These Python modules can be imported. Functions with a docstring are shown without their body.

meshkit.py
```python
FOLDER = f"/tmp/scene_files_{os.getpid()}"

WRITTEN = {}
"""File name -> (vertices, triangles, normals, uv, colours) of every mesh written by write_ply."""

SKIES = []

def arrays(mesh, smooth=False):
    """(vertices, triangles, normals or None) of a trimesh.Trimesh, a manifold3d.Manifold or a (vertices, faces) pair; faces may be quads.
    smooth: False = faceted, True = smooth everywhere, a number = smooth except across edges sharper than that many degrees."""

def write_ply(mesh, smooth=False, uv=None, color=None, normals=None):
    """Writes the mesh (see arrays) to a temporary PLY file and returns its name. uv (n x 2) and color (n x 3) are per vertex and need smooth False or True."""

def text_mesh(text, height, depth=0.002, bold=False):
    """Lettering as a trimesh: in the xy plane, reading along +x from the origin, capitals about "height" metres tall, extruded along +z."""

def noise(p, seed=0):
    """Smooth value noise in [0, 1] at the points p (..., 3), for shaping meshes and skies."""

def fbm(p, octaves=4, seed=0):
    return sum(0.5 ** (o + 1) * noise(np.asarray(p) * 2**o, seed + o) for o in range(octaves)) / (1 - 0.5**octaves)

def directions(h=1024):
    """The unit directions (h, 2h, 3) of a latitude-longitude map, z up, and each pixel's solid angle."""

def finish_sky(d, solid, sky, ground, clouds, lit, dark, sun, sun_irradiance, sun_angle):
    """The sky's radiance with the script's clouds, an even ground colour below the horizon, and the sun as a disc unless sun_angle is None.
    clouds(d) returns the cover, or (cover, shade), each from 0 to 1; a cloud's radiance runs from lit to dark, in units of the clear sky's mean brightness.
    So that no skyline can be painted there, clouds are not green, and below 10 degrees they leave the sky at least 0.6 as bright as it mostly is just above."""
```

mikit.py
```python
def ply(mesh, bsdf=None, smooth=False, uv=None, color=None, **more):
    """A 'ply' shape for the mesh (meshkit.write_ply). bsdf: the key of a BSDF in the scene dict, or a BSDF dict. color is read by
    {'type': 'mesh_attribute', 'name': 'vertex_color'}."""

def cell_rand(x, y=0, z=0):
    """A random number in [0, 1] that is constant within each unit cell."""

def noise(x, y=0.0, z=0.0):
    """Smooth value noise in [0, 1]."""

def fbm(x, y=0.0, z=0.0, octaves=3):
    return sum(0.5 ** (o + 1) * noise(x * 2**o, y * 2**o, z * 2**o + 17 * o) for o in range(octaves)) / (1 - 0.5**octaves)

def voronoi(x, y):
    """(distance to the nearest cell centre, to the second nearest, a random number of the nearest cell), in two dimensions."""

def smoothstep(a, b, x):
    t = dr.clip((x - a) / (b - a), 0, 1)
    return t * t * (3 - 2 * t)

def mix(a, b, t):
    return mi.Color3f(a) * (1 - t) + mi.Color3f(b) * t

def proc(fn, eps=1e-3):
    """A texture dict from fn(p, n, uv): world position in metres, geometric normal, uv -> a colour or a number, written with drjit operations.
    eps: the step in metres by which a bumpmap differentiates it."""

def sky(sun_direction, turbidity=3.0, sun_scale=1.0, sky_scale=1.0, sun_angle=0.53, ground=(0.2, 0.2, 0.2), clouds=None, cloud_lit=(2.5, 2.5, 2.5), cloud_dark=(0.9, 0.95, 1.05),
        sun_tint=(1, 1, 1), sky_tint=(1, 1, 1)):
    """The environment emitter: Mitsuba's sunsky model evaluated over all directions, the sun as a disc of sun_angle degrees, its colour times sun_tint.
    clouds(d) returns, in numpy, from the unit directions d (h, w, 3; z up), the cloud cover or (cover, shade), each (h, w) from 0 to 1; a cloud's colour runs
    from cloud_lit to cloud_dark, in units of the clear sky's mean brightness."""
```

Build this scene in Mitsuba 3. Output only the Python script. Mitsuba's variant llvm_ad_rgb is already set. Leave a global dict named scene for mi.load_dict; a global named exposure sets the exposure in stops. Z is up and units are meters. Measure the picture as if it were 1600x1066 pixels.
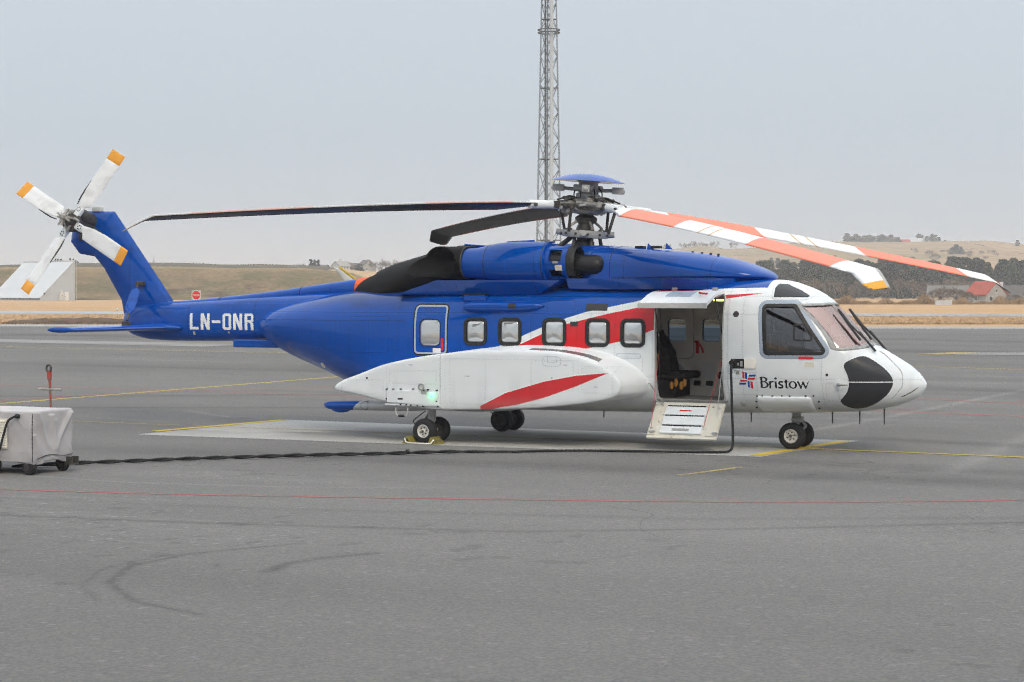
import math
import numpy as np
import trimesh
import shapely
import shapely.geometry as sg
import manifold3d as m3
import drjit as dr
import mitsuba as mi
import mikit
import meshkit
from scipy.interpolate import PchipInterpolator
from scipy.spatial import Delaunay

# World: x runs along the helicopter towards its nose, y to its left (port) side, z up; metres.
T = mi.ScalarTransform4f
scene, labels = {}, {}

# ------------------------------------------------------------------ camera, sky, exposure
YAW, PITCH = 0.44, 0.0267
CAM = np.array([15.69, -31.53, 2.69])
AHEAD = np.array([-math.sin(YAW), math.cos(YAW), 0.0])
RIGHT = np.array([math.cos(YAW), math.sin(YAW), 0.0])
LOOK = AHEAD * math.cos(PITCH) - np.array([0, 0, math.sin(PITCH)])
scene['camera'] = {'type': 'perspective', 'fov': 29.862, 'fov_axis': 'x', 'near_clip': 0.1, 'far_clip': 9000.0,
                   'to_world': T().look_at(origin=CAM.tolist(), target=(CAM + LOOK * 10).tolist(), up=[0, 0, 1]),
                   'medium': {'type': 'ref', 'id': 'air'}}


def overcast(d):
    soft = meshkit.fbm(d * np.array([1.4, 1.4, 3.0]) + 5.0, 3)
    e = np.clip((d[..., 2] - 0.06) / 0.84, 0, 1)            # an overcast sky is two to three times as bright overhead as at the horizon
    return np.ones(d.shape[:2]), np.clip(1 - e ** 1.1 + 0.08 * (soft - 0.5), 0, 1)


scene['sky'] = mikit.sky([0.55, -0.72, 0.62], turbidity=4, sun_scale=0.3, sun_angle=24, clouds=overcast, cloud_lit=(3.1, 3.25, 3.42), cloud_dark=(1.41, 1.63, 1.84), sun_tint=(0.90, 0.98, 1.12), ground=(0.2, 0.2, 0.2))
exposure = 2.0
scene['air'] = {'type': 'homogeneous', 'albedo': {'type': 'rgb', 'value': [0.93, 0.95, 0.975]}, 'sigma_t': 0.00042}


def site(u, v, z=0.0):
    """A place given by metres to the right of the camera station's line of sight (u) and metres ahead of it (v)."""
    p = CAM + AHEAD * v + RIGHT * u
    return np.array([p[0], p[1], z])


# ------------------------------------------------------------------ bookkeeping
def numbered(name):
    if name not in scene and name not in labels:
        return name
    k = 1
    while f'{name}_{k:03d}' in scene or f'{name}_{k:03d}' in labels:
        k += 1
    return f'{name}_{k:03d}'


def thing(name, label, category, group=None):
    key = numbered(name)
    labels[key] = {'label': label, 'category': category}
    if group:
        labels[key]['group'] = group
    return key


def put(name, mesh, bsdf, parent=None, smooth=False, label=None, kind=None, **more):
    key = numbered(f'{parent}__{name}' if parent else name)
    scene[key] = mikit.ply(mesh, bsdf, smooth=smooth, **more)
    if label or kind:
        labels[key] = {k: v for k, v in (('label', label), ('kind', kind)) if v}
    return key


def solo(name, mesh, bsdf, label, category, group=None, smooth=False, kind=None, **more):
    key = thing(name, label, category, group)
    scene[key] = mikit.ply(mesh, bsdf, smooth=smooth, **more)
    if kind:
        labels[key]['kind'] = kind
    return key


def share(name, source, parent, to_world):
    key = numbered(f'{parent}__{name}' if parent else name)
    scene[key] = {**scene[source], 'to_world': to_world}
    return key


# ------------------------------------------------------------------ materials
def rgb(*c):
    return {'type': 'rgb', 'value': list(c)}


def matt(name, color, roughness=0.6, specular=0.4, bump=None, **more):
    b = {'type': 'principled', 'base_color': color if isinstance(color, dict) else rgb(*color), 'roughness': roughness, 'specular': specular, **more}
    if bump:
        b = {'type': 'bumpmap', 'arbitrary': mikit.proc(bump[0], eps=bump[2] if len(bump) > 2 else 0.002), 'scale': bump[1], 'bsdf': b}
    scene[name] = {'type': 'twosided', 'bsdf': b}
    return name


N, FBM, STEP, MIX = mikit.noise, mikit.fbm, mikit.smoothstep, mikit.mix
WHITE, BLUE, RED = (0.75, 0.785, 0.80), (0.0, 0.064, 0.35), (0.62, 0.02, 0.026)


def line(x, pts):
    """piecewise linear function through pts"""
    y = mi.Float(pts[0][1])
    for (x0, y0), (x1, y1) in zip(pts[:-1], pts[1:]):
        y = dr.select(x > x0, y0 + (y1 - y0) * dr.minimum((x - x0) / (x1 - x0), 1.0), y)
    return y


BLUE_EDGE = [(-3.2, 0.4), (-2.6, 0.6), (-0.38, 1.42), (0.13, 1.53), (1.14, 1.70), (1.94, 2.03), (2.42, 2.20), (2.79, 2.31), (3.18, 2.39), (3.63, 2.48), (3.96, 2.57), (4.4, 2.66), (5.28, 2.715), (5.92, 2.725), (8.5, 2.725)]
RED_TOP = [(1.14, 1.605), (1.58, 1.75), (1.96, 1.92), (2.43, 2.10), (3.19, 2.28), (3.65, 2.37), (4.05, 2.46), (4.2, 2.47), (5.28, 2.605), (5.88, 2.635)]
RED_LOW = [(1.14, 1.60), (1.94, 1.62), (2.43, 1.65), (2.80, 1.68), (3.44, 1.81), (3.89, 1.96), (4.05, 2.02), (4.2, 2.3), (5.28, 2.54), (5.88, 2.63)]
SEAMS_X = (-3.1, -2.6, -2.1, -1.5, -0.9, 0.62, 1.75, 2.62, 3.33, 4.02, 5.34, 5.6, 6.9)
SEAMS_Z = (2.28, 1.22, 2.575)


def livery(p, n, uv):
    x, y, z = p.x, p.y, p.z
    blue = (z > line(x, BLUE_EDGE)) & (x < 5.92 - 0.25 * dr.maximum(z - 2.78, 0))
    red = (z < line(x, RED_TOP)) & (z > line(x, RED_LOW)) & (x > 1.14) & (x < 5.88)
    c = dr.select(red, mi.Color3f(*RED), dr.select(blue, mi.Color3f(*BLUE), mi.Color3f(*WHITE)))
    seam = mi.Float(1.0)
    aft = (x < -.75) & (dr.abs(z - 2.13) < .005)
    for s in SEAMS_X:
        d = dr.abs(x - s)
        rivet = (dr.abs(d - 0.02) < 0.005) & (dr.abs(z * 22 - dr.floor(z * 22) - 0.5) < 0.17)
        seam = dr.select(d < 0.004, 0.72, dr.select(rivet, 0.8, seam))
    for s in SEAMS_Z:
        d = dr.abs(z - s)
        rivet = (dr.abs(d - 0.02) < 0.005) & (dr.abs(x * 22 - dr.floor(x * 22) - 0.5) < 0.17)
        seam = dr.select(d < 0.004, 0.75, dr.select(rivet, 0.82, seam))
    for x0, x1, z0, z1 in ((-1.9, -1.1, 1.55, 2.2), (0.95, 1.6, 2.28, 2.5), (2.05, 2.55, 2.26, 2.5), (4.0, 4.0, 0, 0), (5.40, 5.84, .95, 1.32), (6.95, 7.15, .85, 1.15), (3.36, 3.84, 1.30, 1.55), (-2.75, -2.2, 1.6, 2.1)):
        ex = dr.maximum(dr.abs(x - (x0 + x1) / 2) - (x1 - x0) / 2, dr.abs(z - (z0 + z1) / 2) - (z1 - z0) / 2)
        seam = dr.select(dr.abs(ex) < .0035, 0.74, dr.select((dr.abs(ex + .018) < .005) & (dr.abs((x + z) * 16 - dr.floor((x + z) * 16) - .5) < .17), .80, seam))
    wear = 0.93 + 0.12 * FBM(x * 1.3, y * 1.3, z * 3.5, 4)
    grime = STEP(0.95, 0.55, z) * (0.35 + 0.9 * FBM(x * 2.1, y * 2, z * 5, 3))
    streak = STEP(0.62, 0.8, N(x * 9.0, 3.0, z * 0.8)) * 0.06
    soot = STEP(-.3, -.9, x) * STEP(-4.2, -1.6, x) * STEP(2.25, 2.62, z + .25 * (FBM(x * 2.2, z * 5, 2.0, 3) - .5))
    seam = dr.select(blue & ~red, dr.select(seam < .76, .45, dr.select(seam < .9, 1.7, 1.0)), seam)
    seam = dr.select(aft, .35, seam)
    out = MIX(c * seam * wear * (1 - streak), (0.16, 0.14, 0.115), dr.clip(grime * 0.6, 0, 0.75))
    return MIX(out, (0.02, 0.02, 0.024), dr.clip(soot * .55, 0, 1))


def wavy(p, n, uv):
    return FBM(p.x * 2.5, p.y * 2.5, p.z * 2.5, 2)


def paint(name, base, rough=0.06, dirt=0.06):
    def fn(p, n, uv):
        return mi.Color3f(*base) * (1 - dirt + 2 * dirt * FBM(p.x * 1.7, p.y * 1.7, p.z * 2.5, 4))
    return matt(name, mikit.proc(fn), rough, 0.42)


matt('m_livery', mikit.proc(livery), 0.07, 0.42, bump=(wavy, 0.003, 0.01))
def blue_skin(p, n, uv):
    row = (dr.abs(p.x - .62 * dr.round(p.x / .62)) < .006) & (dr.abs(p.z * 20 - dr.floor(p.z * 20) - .5) < .18)
    row |= (dr.abs(p.z - .40 * dr.round(p.z / .40) - .03) < .006) & (dr.abs(p.x * 20 - dr.floor(p.x * 20) - .5) < .18)
    joint = (dr.abs(p.x - 1.55 * dr.round(p.x / 1.55) - .25) < .005)
    oil = STEP(.55, .8, FBM(p.x * 1.2, p.y * 3, p.z * 4, 4))
    c = mi.Color3f(*BLUE) * (.94 + .12 * FBM(p.x * 1.7, p.y * 1.7, p.z * 2.5, 4)) * (1 - .25 * oil)
    return c * dr.select(row, 1.7, dr.select(joint, .45, 1.0))


matt('m_blue', mikit.proc(blue_skin), 0.06, 0.42)
paint('m_white', WHITE, 0.32, 0.05)
paint('m_red', RED, 0.35)
paint('m_greytrim', (0.34, 0.40, 0.48), 0.4)
matt('m_black', (0.012, 0.012, 0.013), 0.45)
matt('m_rubber', mikit.proc(lambda p, n, uv: mi.Color3f(0.018, 0.018, 0.019) * (0.7 + 0.8 * FBM(p.x * 14, p.y * 14, p.z * 14, 3))), 0.75)
matt('m_seal', (0.018, 0.018, 0.018), 0.5)
matt('m_soot', mikit.proc(lambda p, n, uv: MIX((0.004, 0.004, 0.004), (0.013, 0.012, 0.011), FBM(p.x * 3, p.y * 3, p.z * 4, 4))), 0.6, 0.15)
matt('m_darkpanel', (0.035, 0.037, 0.04), 0.3)
matt('m_metal', mikit.proc(lambda p, n, uv: MIX((0.16, 0.15, 0.135), (0.52, 0.50, 0.46), FBM(p.x * 16, p.y * 16, p.z * 16, 3))), 0.4, metallic=0.4)
matt('m_darkmetal', mikit.proc(lambda p, n, uv: MIX((0.025, 0.024, 0.023), (0.13, 0.12, 0.11), FBM(p.x * 18, p.y * 18, p.z * 18, 3))), 0.5, metallic=0.4)
matt('m_greymetal', mikit.proc(lambda p, n, uv: MIX((0.25, 0.26, 0.26), (0.45, 0.45, 0.44), FBM(p.x * 9, p.y * 9, p.z * 9, 3))), 0.45)
matt('m_lightgrey', (0.5, 0.5, 0.49), 0.5)
matt('m_lining', mikit.proc(lambda p, n, uv: mi.Color3f(0.80, 0.77, 0.70) * (0.85 + 0.3 * FBM(p.x * 3, p.y * 3, p.z * 3, 3))), 0.7)
matt('m_cockpit', (0.05, 0.05, 0.052), 0.7)
matt('m_seat', mikit.proc(lambda p, n, uv: mi.Color3f(0.028, 0.028, 0.032) * (0.6 + FBM(p.x * 20, p.y * 20, p.z * 20, 2))), 0.9)
matt('m_pouch', (0.55, 0.27, 0.06), 0.8)
matt('m_placard', (0.7, 0.7, 0.68), 0.5)
matt('m_reddash', (0.50, 0.16, 0.12), 0.8)
matt('m_yellowpaint', mikit.proc(lambda p, n, uv: MIX((0.26, 0.215, 0.05), (0.13, 0.115, 0.055), STEP(0.5, 0.75, FBM(p.x * 12, p.y * 12, p.z * 12, 3)))), 0.6)
matt('m_bubble', (0.60, 0.61, 0.60), 0.06, 0.9, metallic=0.7)
scene['m_pane'] = {'type': 'thindielectric', 'int_ior': 1.5}
scene['m_greypane'] = {'type': 'thindielectric', 'int_ior': 1.6, 'specular_transmittance': rgb(0.40, 0.47, 0.54)}
scene['m_tintpane'] = {'type': 'thindielectric', 'int_ior': 1.55, 'specular_transmittance': rgb(0.62, 0.62, 0.64)}
scene['m_goldpane'] = {'type': 'thindielectric', 'int_ior': 3.0, 'specular_transmittance': rgb(0.80, 0.62, 0.54), 'specular_reflectance': rgb(1.0, 0.82, 0.77)}


# ------------------------------------------------------------------ mesh helpers
def cat(*ms):
    return trimesh.util.concatenate([m for m in ms])


def box(x0, x1, y0, y1, z0, z1, c=0.0):
    lo, hi = np.array([x0, y0, z0]), np.array([x1, y1, z1])
    if c <= 0:
        return trimesh.creation.box(bounds=[lo, hi])
    pts = []
    for sx in (0, 1):
        for sy in (0, 1):
            for sz in (0, 1):
                s = np.array([sx, sy, sz])
                p = np.where(s, hi, lo).astype(float)
                for k in range(3):
                    q = p + np.where(s, -c, c) * (np.arange(3) != k)
                    pts.append(q)
    return trimesh.convex.convex_hull(np.array(pts))


def frames(P):
    P = np.asarray(P, float)
    t = np.gradient(P, axis=0)
    t /= np.linalg.norm(t, axis=1, keepdims=True) + 1e-12
    a = np.cross(t[0], [0, 0, 1.0] if abs(t[0][2]) < 0.9 else [1.0, 0, 0])
    A = []
    for k in range(len(P)):
        a = a - t[k] * (a @ t[k])
        a = a / np.linalg.norm(a)
        A.append(a)
    A = np.array(A)
    return t, A, np.cross(t, A)


def tube(P, r, n=10, caps=True):
    P = np.asarray(P, float)
    t, A, B = frames(P)
    r = np.broadcast_to(r, (len(P),))
    ang = np.arange(n) * 2 * np.pi / n
    v = P[:, None] + r[:, None, None] * (np.cos(ang)[None, :, None] * A[:, None] + np.sin(ang)[None, :, None] * B[:, None])
    return skin(v, caps)


def skin(v, caps=True):
    """closed surface through rings of equal vertex count (k, n, 3)"""
    k, n = v.shape[:2]
    i, j = np.meshgrid(np.arange(k - 1), np.arange(n), indexing='ij')
    q = np.stack([i * n + j, i * n + (j + 1) % n, (i + 1) * n + (j + 1) % n, (i + 1) * n + j], -1).reshape(-1, 4)
    f = np.vstack([q[:, [0, 1, 2]], q[:, [0, 2, 3]]])
    V = v.reshape(-1, 3)
    if caps:
        V = np.vstack([V, v[0].mean(0), v[-1].mean(0)])
        j = np.arange(n)
        f = np.vstack([f, np.stack([(j + 1) % n, j, j * 0 + k * n], 1), np.stack([(k - 1) * n + j, (k - 1) * n + (j + 1) % n, j * 0 + k * n + 1], 1)])
    m = trimesh.Trimesh(V, f, process=False)
    if caps and m.volume < 0:
        m.invert()
    return m


def smooth_path(P, n=8):
    P = np.asarray(P, float)
    s = np.r_[0, np.cumsum(np.linalg.norm(np.diff(P, axis=0), axis=1))]
    return PchipInterpolator(s, P)(np.linspace(0, s[-1], n * (len(P) - 1) + 1))


def rod(p, q, r, n=8):
    return tube([p, q], r, n)


def axis_frame(d):
    d = np.asarray(d, float) / np.linalg.norm(d)
    a = np.cross(d, [0, 0, 1.0] if abs(d[2]) < 0.9 else [1.0, 0, 0])
    a /= np.linalg.norm(a)
    return a, np.cross(d, a), d


def lathe_ring(profile, origin, d, n=40):
    """ring-shaped surface of revolution from a closed profile"""
    a, b, d = axis_frame(d)
    ang = np.arange(n) * 2 * np.pi / n
    ring_ = np.cos(ang)[:, None] * a + np.sin(ang)[:, None] * b
    v = np.array([np.asarray(origin, float) + d * h + ring_ * r for h, r in list(profile) + [profile[0]]])
    m = trimesh.Trimesh(*(lambda q: (q.vertices, q.faces))(skin(v, False)), process=True)
    if m.volume < 0:
        m.invert()
    return m


def lathe(profile, origin, d, n=32):
    """surface of revolution; profile: (distance along axis d from origin, radius)"""
    a, b, d = axis_frame(d)
    ang = np.arange(n) * 2 * np.pi / n
    ring = np.cos(ang)[:, None] * a + np.sin(ang)[:, None] * b
    v = np.array([np.asarray(origin, float) + d * h + ring * max(r, 1e-4) for h, r in profile])
    return skin(v, True)


def ellipsoid(c, r, sub=3, rot=None):
    m = trimesh.creation.icosphere(subdivisions=sub)
    m.apply_scale(r)
    if rot is not None:
        m.apply_transform(rot)
    m.apply_translation(c)
    return m


def to_manifold(m):
    m = trimesh.Trimesh(m.vertices, m.faces, process=True)
    return m3.Manifold(m3.Mesh(np.asarray(m.vertices, np.float32), np.asarray(m.faces, np.uint32)))


def cross(polys):
    """shapely geometry, point list or list of either -> CrossSection"""
    if isinstance(polys, list) and polys and not hasattr(polys[0], 'geom_type') and not (isinstance(polys[0], list)):
        polys = sg.Polygon(polys)
    if isinstance(polys, list):
        polys = shapely.union_all([p if hasattr(p, 'geom_type') else sg.Polygon(p) for p in polys])
    rings = []
    for g in getattr(polys, 'geoms', [polys]):
        g = sg.polygon.orient(g)
        rings.append(np.array(g.exterior.coords)[:-1])
        rings += [np.array(i.coords)[:-1] for i in g.interiors]
    return m3.CrossSection(rings, m3.FillRule.EvenOdd)


def prism_y(polys, y0, y1):
    """polygon in (x, z) extruded from y0 to y1"""
    return cross(polys).extrude(y1 - y0).rotate([90, 0, 0]).translate([0, y1, 0])


def prism_x(polys, x0, x1):
    """polygon in (y, z) extruded from x0 to x1"""
    return cross(polys).extrude(x1 - x0).transform(np.array([[0, 0, 1, x0], [1, 0, 0, 0], [0, 1, 0, 0]], float))


def prism_z(polys, z0, z1):
    return cross(polys).extrude(z1 - z0).translate([0, 0, z0])


def rounded(pts, r):
    return sg.Polygon(pts).buffer(-r).buffer(r, quad_segs=6)


def rect(x0, x1, z0, z1, r=0.0):
    b = sg.box(x0, z0, x1, z1)
    return b.buffer(-r).buffer(r, quad_segs=6) if r else b


def ring(poly, w_out, w_in):
    return poly.buffer(w_out, quad_segs=6).difference(poly.buffer(-w_in, quad_segs=6))


def disc(x, z, r):
    return sg.Point(x, z).buffer(r, quad_segs=6)


def mirror(m):
    """the same on the port side"""
    if hasattr(m, 'to_mesh'):
        return m.mirror([0, 1, 0])
    m = m.copy()
    m.vertices = m.vertices * [1, -1, 1]
    m.invert()
    return m


def pillow(poly, thick, edge, step, power=2.0):
    """a flat plate over a polygon, rounded towards its rim: half thickness thick(x, y) or a number, rim width edge"""
    poly = poly if hasattr(poly, 'geom_type') else sg.Polygon(poly)
    b = poly.exterior.segmentize(step)
    bp = np.array(b.coords)[:-1]
    x0, y0, x1, y1 = poly.bounds
    gx, gy = np.meshgrid(np.arange(x0, x1, step), np.arange(y0, y1, step))
    gp = np.stack([gx.ravel(), gy.ravel()], 1) + np.array([0.013, 0.017]) * step
    d = shapely.distance(poly.exterior, shapely.points(gp))
    gp = gp[shapely.contains(poly, shapely.points(gp)) & (d > step * 0.6)]
    ins = []
    for k in (0.12, 0.35, 0.7):
        g = poly.buffer(-edge * k * 0.5) if not callable(edge) else poly.buffer(-k * step)
        for gg in getattr(g, 'geoms', [g]):
            if gg.area > 0:
                ins.append(np.array(gg.exterior.segmentize(step).coords)[:-1])
    P = np.vstack([bp, gp] + ins)
    tri = Delaunay(P).simplices
    cen = P[tri].mean(1)
    area = np.cross(P[tri[:, 1]] - P[tri[:, 0]], P[tri[:, 2]] - P[tri[:, 0]])
    tri = tri[shapely.contains(poly.buffer(1e-6), shapely.points(cen)) & (np.abs(area) > 1e-9)]
    area = np.cross(P[tri[:, 1]] - P[tri[:, 0]], P[tri[:, 2]] - P[tri[:, 0]])
    tri[area < 0] = tri[area < 0][:, ::-1]
    d = shapely.distance(poly.exterior, shapely.points(P))
    e = edge(P[:, 0], P[:, 1]) if callable(edge) else edge
    s = (1 - (1 - np.clip(d / e, 0, 1)) ** power) ** (1 / power)
    h = s * (thick(P[:, 0], P[:, 1]) if callable(thick) else thick)
    return P, tri, h, len(bp)


def plate(poly, thick, edge, step, to3d):
    """two-sided pillow; to3d(x, y, offset) -> points"""
    P, tri, h, nb = pillow(poly, thick, edge, step)
    n = len(P)
    V = np.vstack([to3d(P[:, 0], P[:, 1], h), to3d(P[:, 0], P[:, 1], -h)])
    low = np.arange(n) + n
    low[:nb] = np.arange(nb)
    m = trimesh.Trimesh(V, np.vstack([tri, low[tri][:, ::-1]]), process=False)
    m.remove_unreferenced_vertices()
    if m.volume < 0:
        m.invert()
    return m


def T4(m):
    return T(np.asarray(m, float))


def pose(x, y, z, rz=0.0, s=1.0):
    c, q = math.cos(rz), math.sin(rz)
    sx, sy, sz = (s, s, s) if np.isscalar(s) else s
    return T4([[c * sx, -q * sy, 0, x], [q * sx, c * sy, 0, y], [0, 0, sz, z], [0, 0, 0, 1]])


# ------------------------------------------------------------------ the helicopter
HELI = thing('helicopter', 'blue and white helicopter with red stripes, its passenger door open, parked on the apron', 'helicopter')


class Loft:
    """A closed body through superellipse sections; stations: x, bottom, widest, top, half width, upper exponent, lower exponent."""

    def __init__(self, stations, nx=160, na=96, y0=0.0):
        self.st = np.array(sorted(np.asarray(stations).tolist()))
        self.f = PchipInterpolator(self.st[:, 0], self.st[:, 1:])
        x = np.unique(np.r_[np.linspace(self.st[0, 0], self.st[-1, 0], nx), self.st[:, 0]])
        s = self.f(x)
        a = np.arange(na) * 2 * np.pi / na
        c, q = np.cos(a), np.sin(a)
        zb, zm, zt, w, nu, nl = [k[:, None] for k in s.T]
        n = np.where(q[None] > 0, nu, nl)
        yy = np.sign(c) * np.abs(c)[None] ** (2 / n) * w
        hh = np.abs(q)[None] ** (2 / n)
        zz = np.where(q[None] > 0, zm + hh * (zt - zm), zm - hh * (zm - zb))
        self.mesh = skin(np.stack([np.broadcast_to(x[:, None], yy.shape), yy + y0, zz], -1))
        self.normals = np.array(self.mesh.vertex_normals)
        self.cache = {}

    def half(self, x, z):
        s = self.f(np.clip(x, self.st[0, 0], self.st[-1, 0]))
        zb, zm, zt, w, nu, nl = np.moveaxis(s, -1, 0)
        t = np.where(z > zm, (z - zm) / (zt - zm), (zm - z) / (zm - zb))
        n = np.where(z > zm, nu, nl)
        return w * np.clip(1 - np.clip(t, 0, 1) ** n, 0, 1) ** (1 / n)

    def bulge(self, poly, lift, swell, edge, step, side=-1, power=2.0):
        """a single outward-swelling skin over a polygon in (x, z)"""
        P, tri, h, nb = pillow(poly, swell, edge, step, power)
        y = side * (self.half(P[:, 0], P[:, 1]) + lift + h)
        return trimesh.Trimesh(np.column_stack([P[:, 0], y, P[:, 1]]), tri if side < 0 else tri[:, ::-1], process=False)

    def solid(self, t=0.0):
        if t not in self.cache:
            m = self.mesh.copy()
            m.vertices = m.vertices + self.normals * t
            self.cache[t] = to_manifold(m)
        return self.cache[t]

    def shell(self, t1, t0):
        if (t1, t0) not in self.cache:
            self.cache[t1, t0] = self.solid(t1) - self.solid(t0)
        return self.cache[t1, t0]

    def patch(self, polys, t1, t0, side=-1):
        """a piece of skin from offset t0 to t1 over a polygon in (x, z), on the starboard (-1) or port (1) side"""
        p = prism_y(polys, -3, 0) if side < 0 else prism_y(polys, 0, 3)
        return self.shell(t1, t0) ^ p


HULL = np.array([  # x, bottom, widest, top, half width, upper exponent, lower exponent
    [-4.50, 1.98, 2.04, 2.09, .03, 2.0, 2.0], [-4.43, 1.87, 2.04, 2.19, .25, 2.0, 2.0], [-4.22, 1.71, 2.03, 2.29, .50, 2.0, 2.0], [-3.78, 1.47, 2.02, 2.43, .79, 2.0, 2.0],
    [-3.0, 1.18, 1.98, 2.58, 1.0, 2.1, 2.1], [-2.2, .88, 1.9, 2.68, 1.12, 2.3, 2.2], [-1.2, .62, 1.8, 2.71, 1.15, 2.8, 2.6], [0, .53, 1.75, 2.73, 1.16, 3.4, 3.2],
    [2.0, .54, 1.75, 2.75, 1.16, 3.6, 3.6], [4.5, .57, 1.75, 2.80, 1.16, 3.6, 3.6], [5.5, .59, 1.72, 2.87, 1.15, 3.3, 3.4], [5.9, .60, 1.70, 2.86, 1.13, 3.1, 3.2],
    [6.35, .61, 1.66, 2.74, 1.08, 2.9, 3.0], [6.65, .62, 1.62, 2.59, 1.03, 2.8, 2.8], [6.85, .63, 1.57, 2.41, .99, 2.8, 2.7], [7.15, .645, 1.48, 2.11, .91, 2.7, 2.6],
    [7.45, .67, 1.36, 1.83, .79, 2.5, 2.5], [7.73, .715, 1.26, 1.66, .645, 2.4, 2.4], [7.95, .77, 1.19, 1.54, .51, 2.3, 2.3], [8.15, .85, 1.14, 1.42, .36, 2.2, 2.2],
    [8.3, .94, 1.12, 1.29, .22, 2.0, 2.0], [8.40, 1.08, 1.12, 1.16, .05, 2.0, 2.0]])
hull = Loft(HULL, 200, 112)

def chaikin(pts, times=3):
    p = np.array(pts, float)
    for _ in range(times):
        q = np.roll(p, -1, 0)
        p = np.stack([.75 * p + .25 * q, .25 * p + .75 * q], 1).reshape(-1, 2)
    return p


# openings
WINDOWS = [rect(x - .225, x + .225, 1.71, 2.20, .11) for x in (0.68, 1.35, 2.20, 3.01, 3.66)]
PORT_WINDOWS = [rect(x - .22, x + .22, 1.72, 2.21, .11) for x in (0.68, 1.35, 2.20, 2.95, 3.62, 4.28)]
EXIT = rect(-.56, .12, 1.53, 2.43, .09)
EXIT_WINDOW = rect(-.43, -.03, 1.69, 2.16, .10)
DOOR = rect(4.06, 5.26, .83, 2.61, .07)
COCKPIT = rounded([(5.926, 2.445), (5.972, 1.623), (6.925, 1.632), (6.964, 1.684), (6.437, 2.446)], .06)
WIND = rounded([(-.865, 2.43), (-.045, 2.45), (-.045, 1.80), (-.905, 1.72)], .02)
WIND_PORT = rounded([(.865, 2.43), (.045, 2.45), (.045, 1.80), (.905, 1.72)], .02)
EYEBROW = rounded([(6.068, 2.562), (6.037, 2.731), (6.055, 2.796), (6.176, 2.785), (6.429, 2.678), (6.627, 2.561)], .02)
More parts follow.
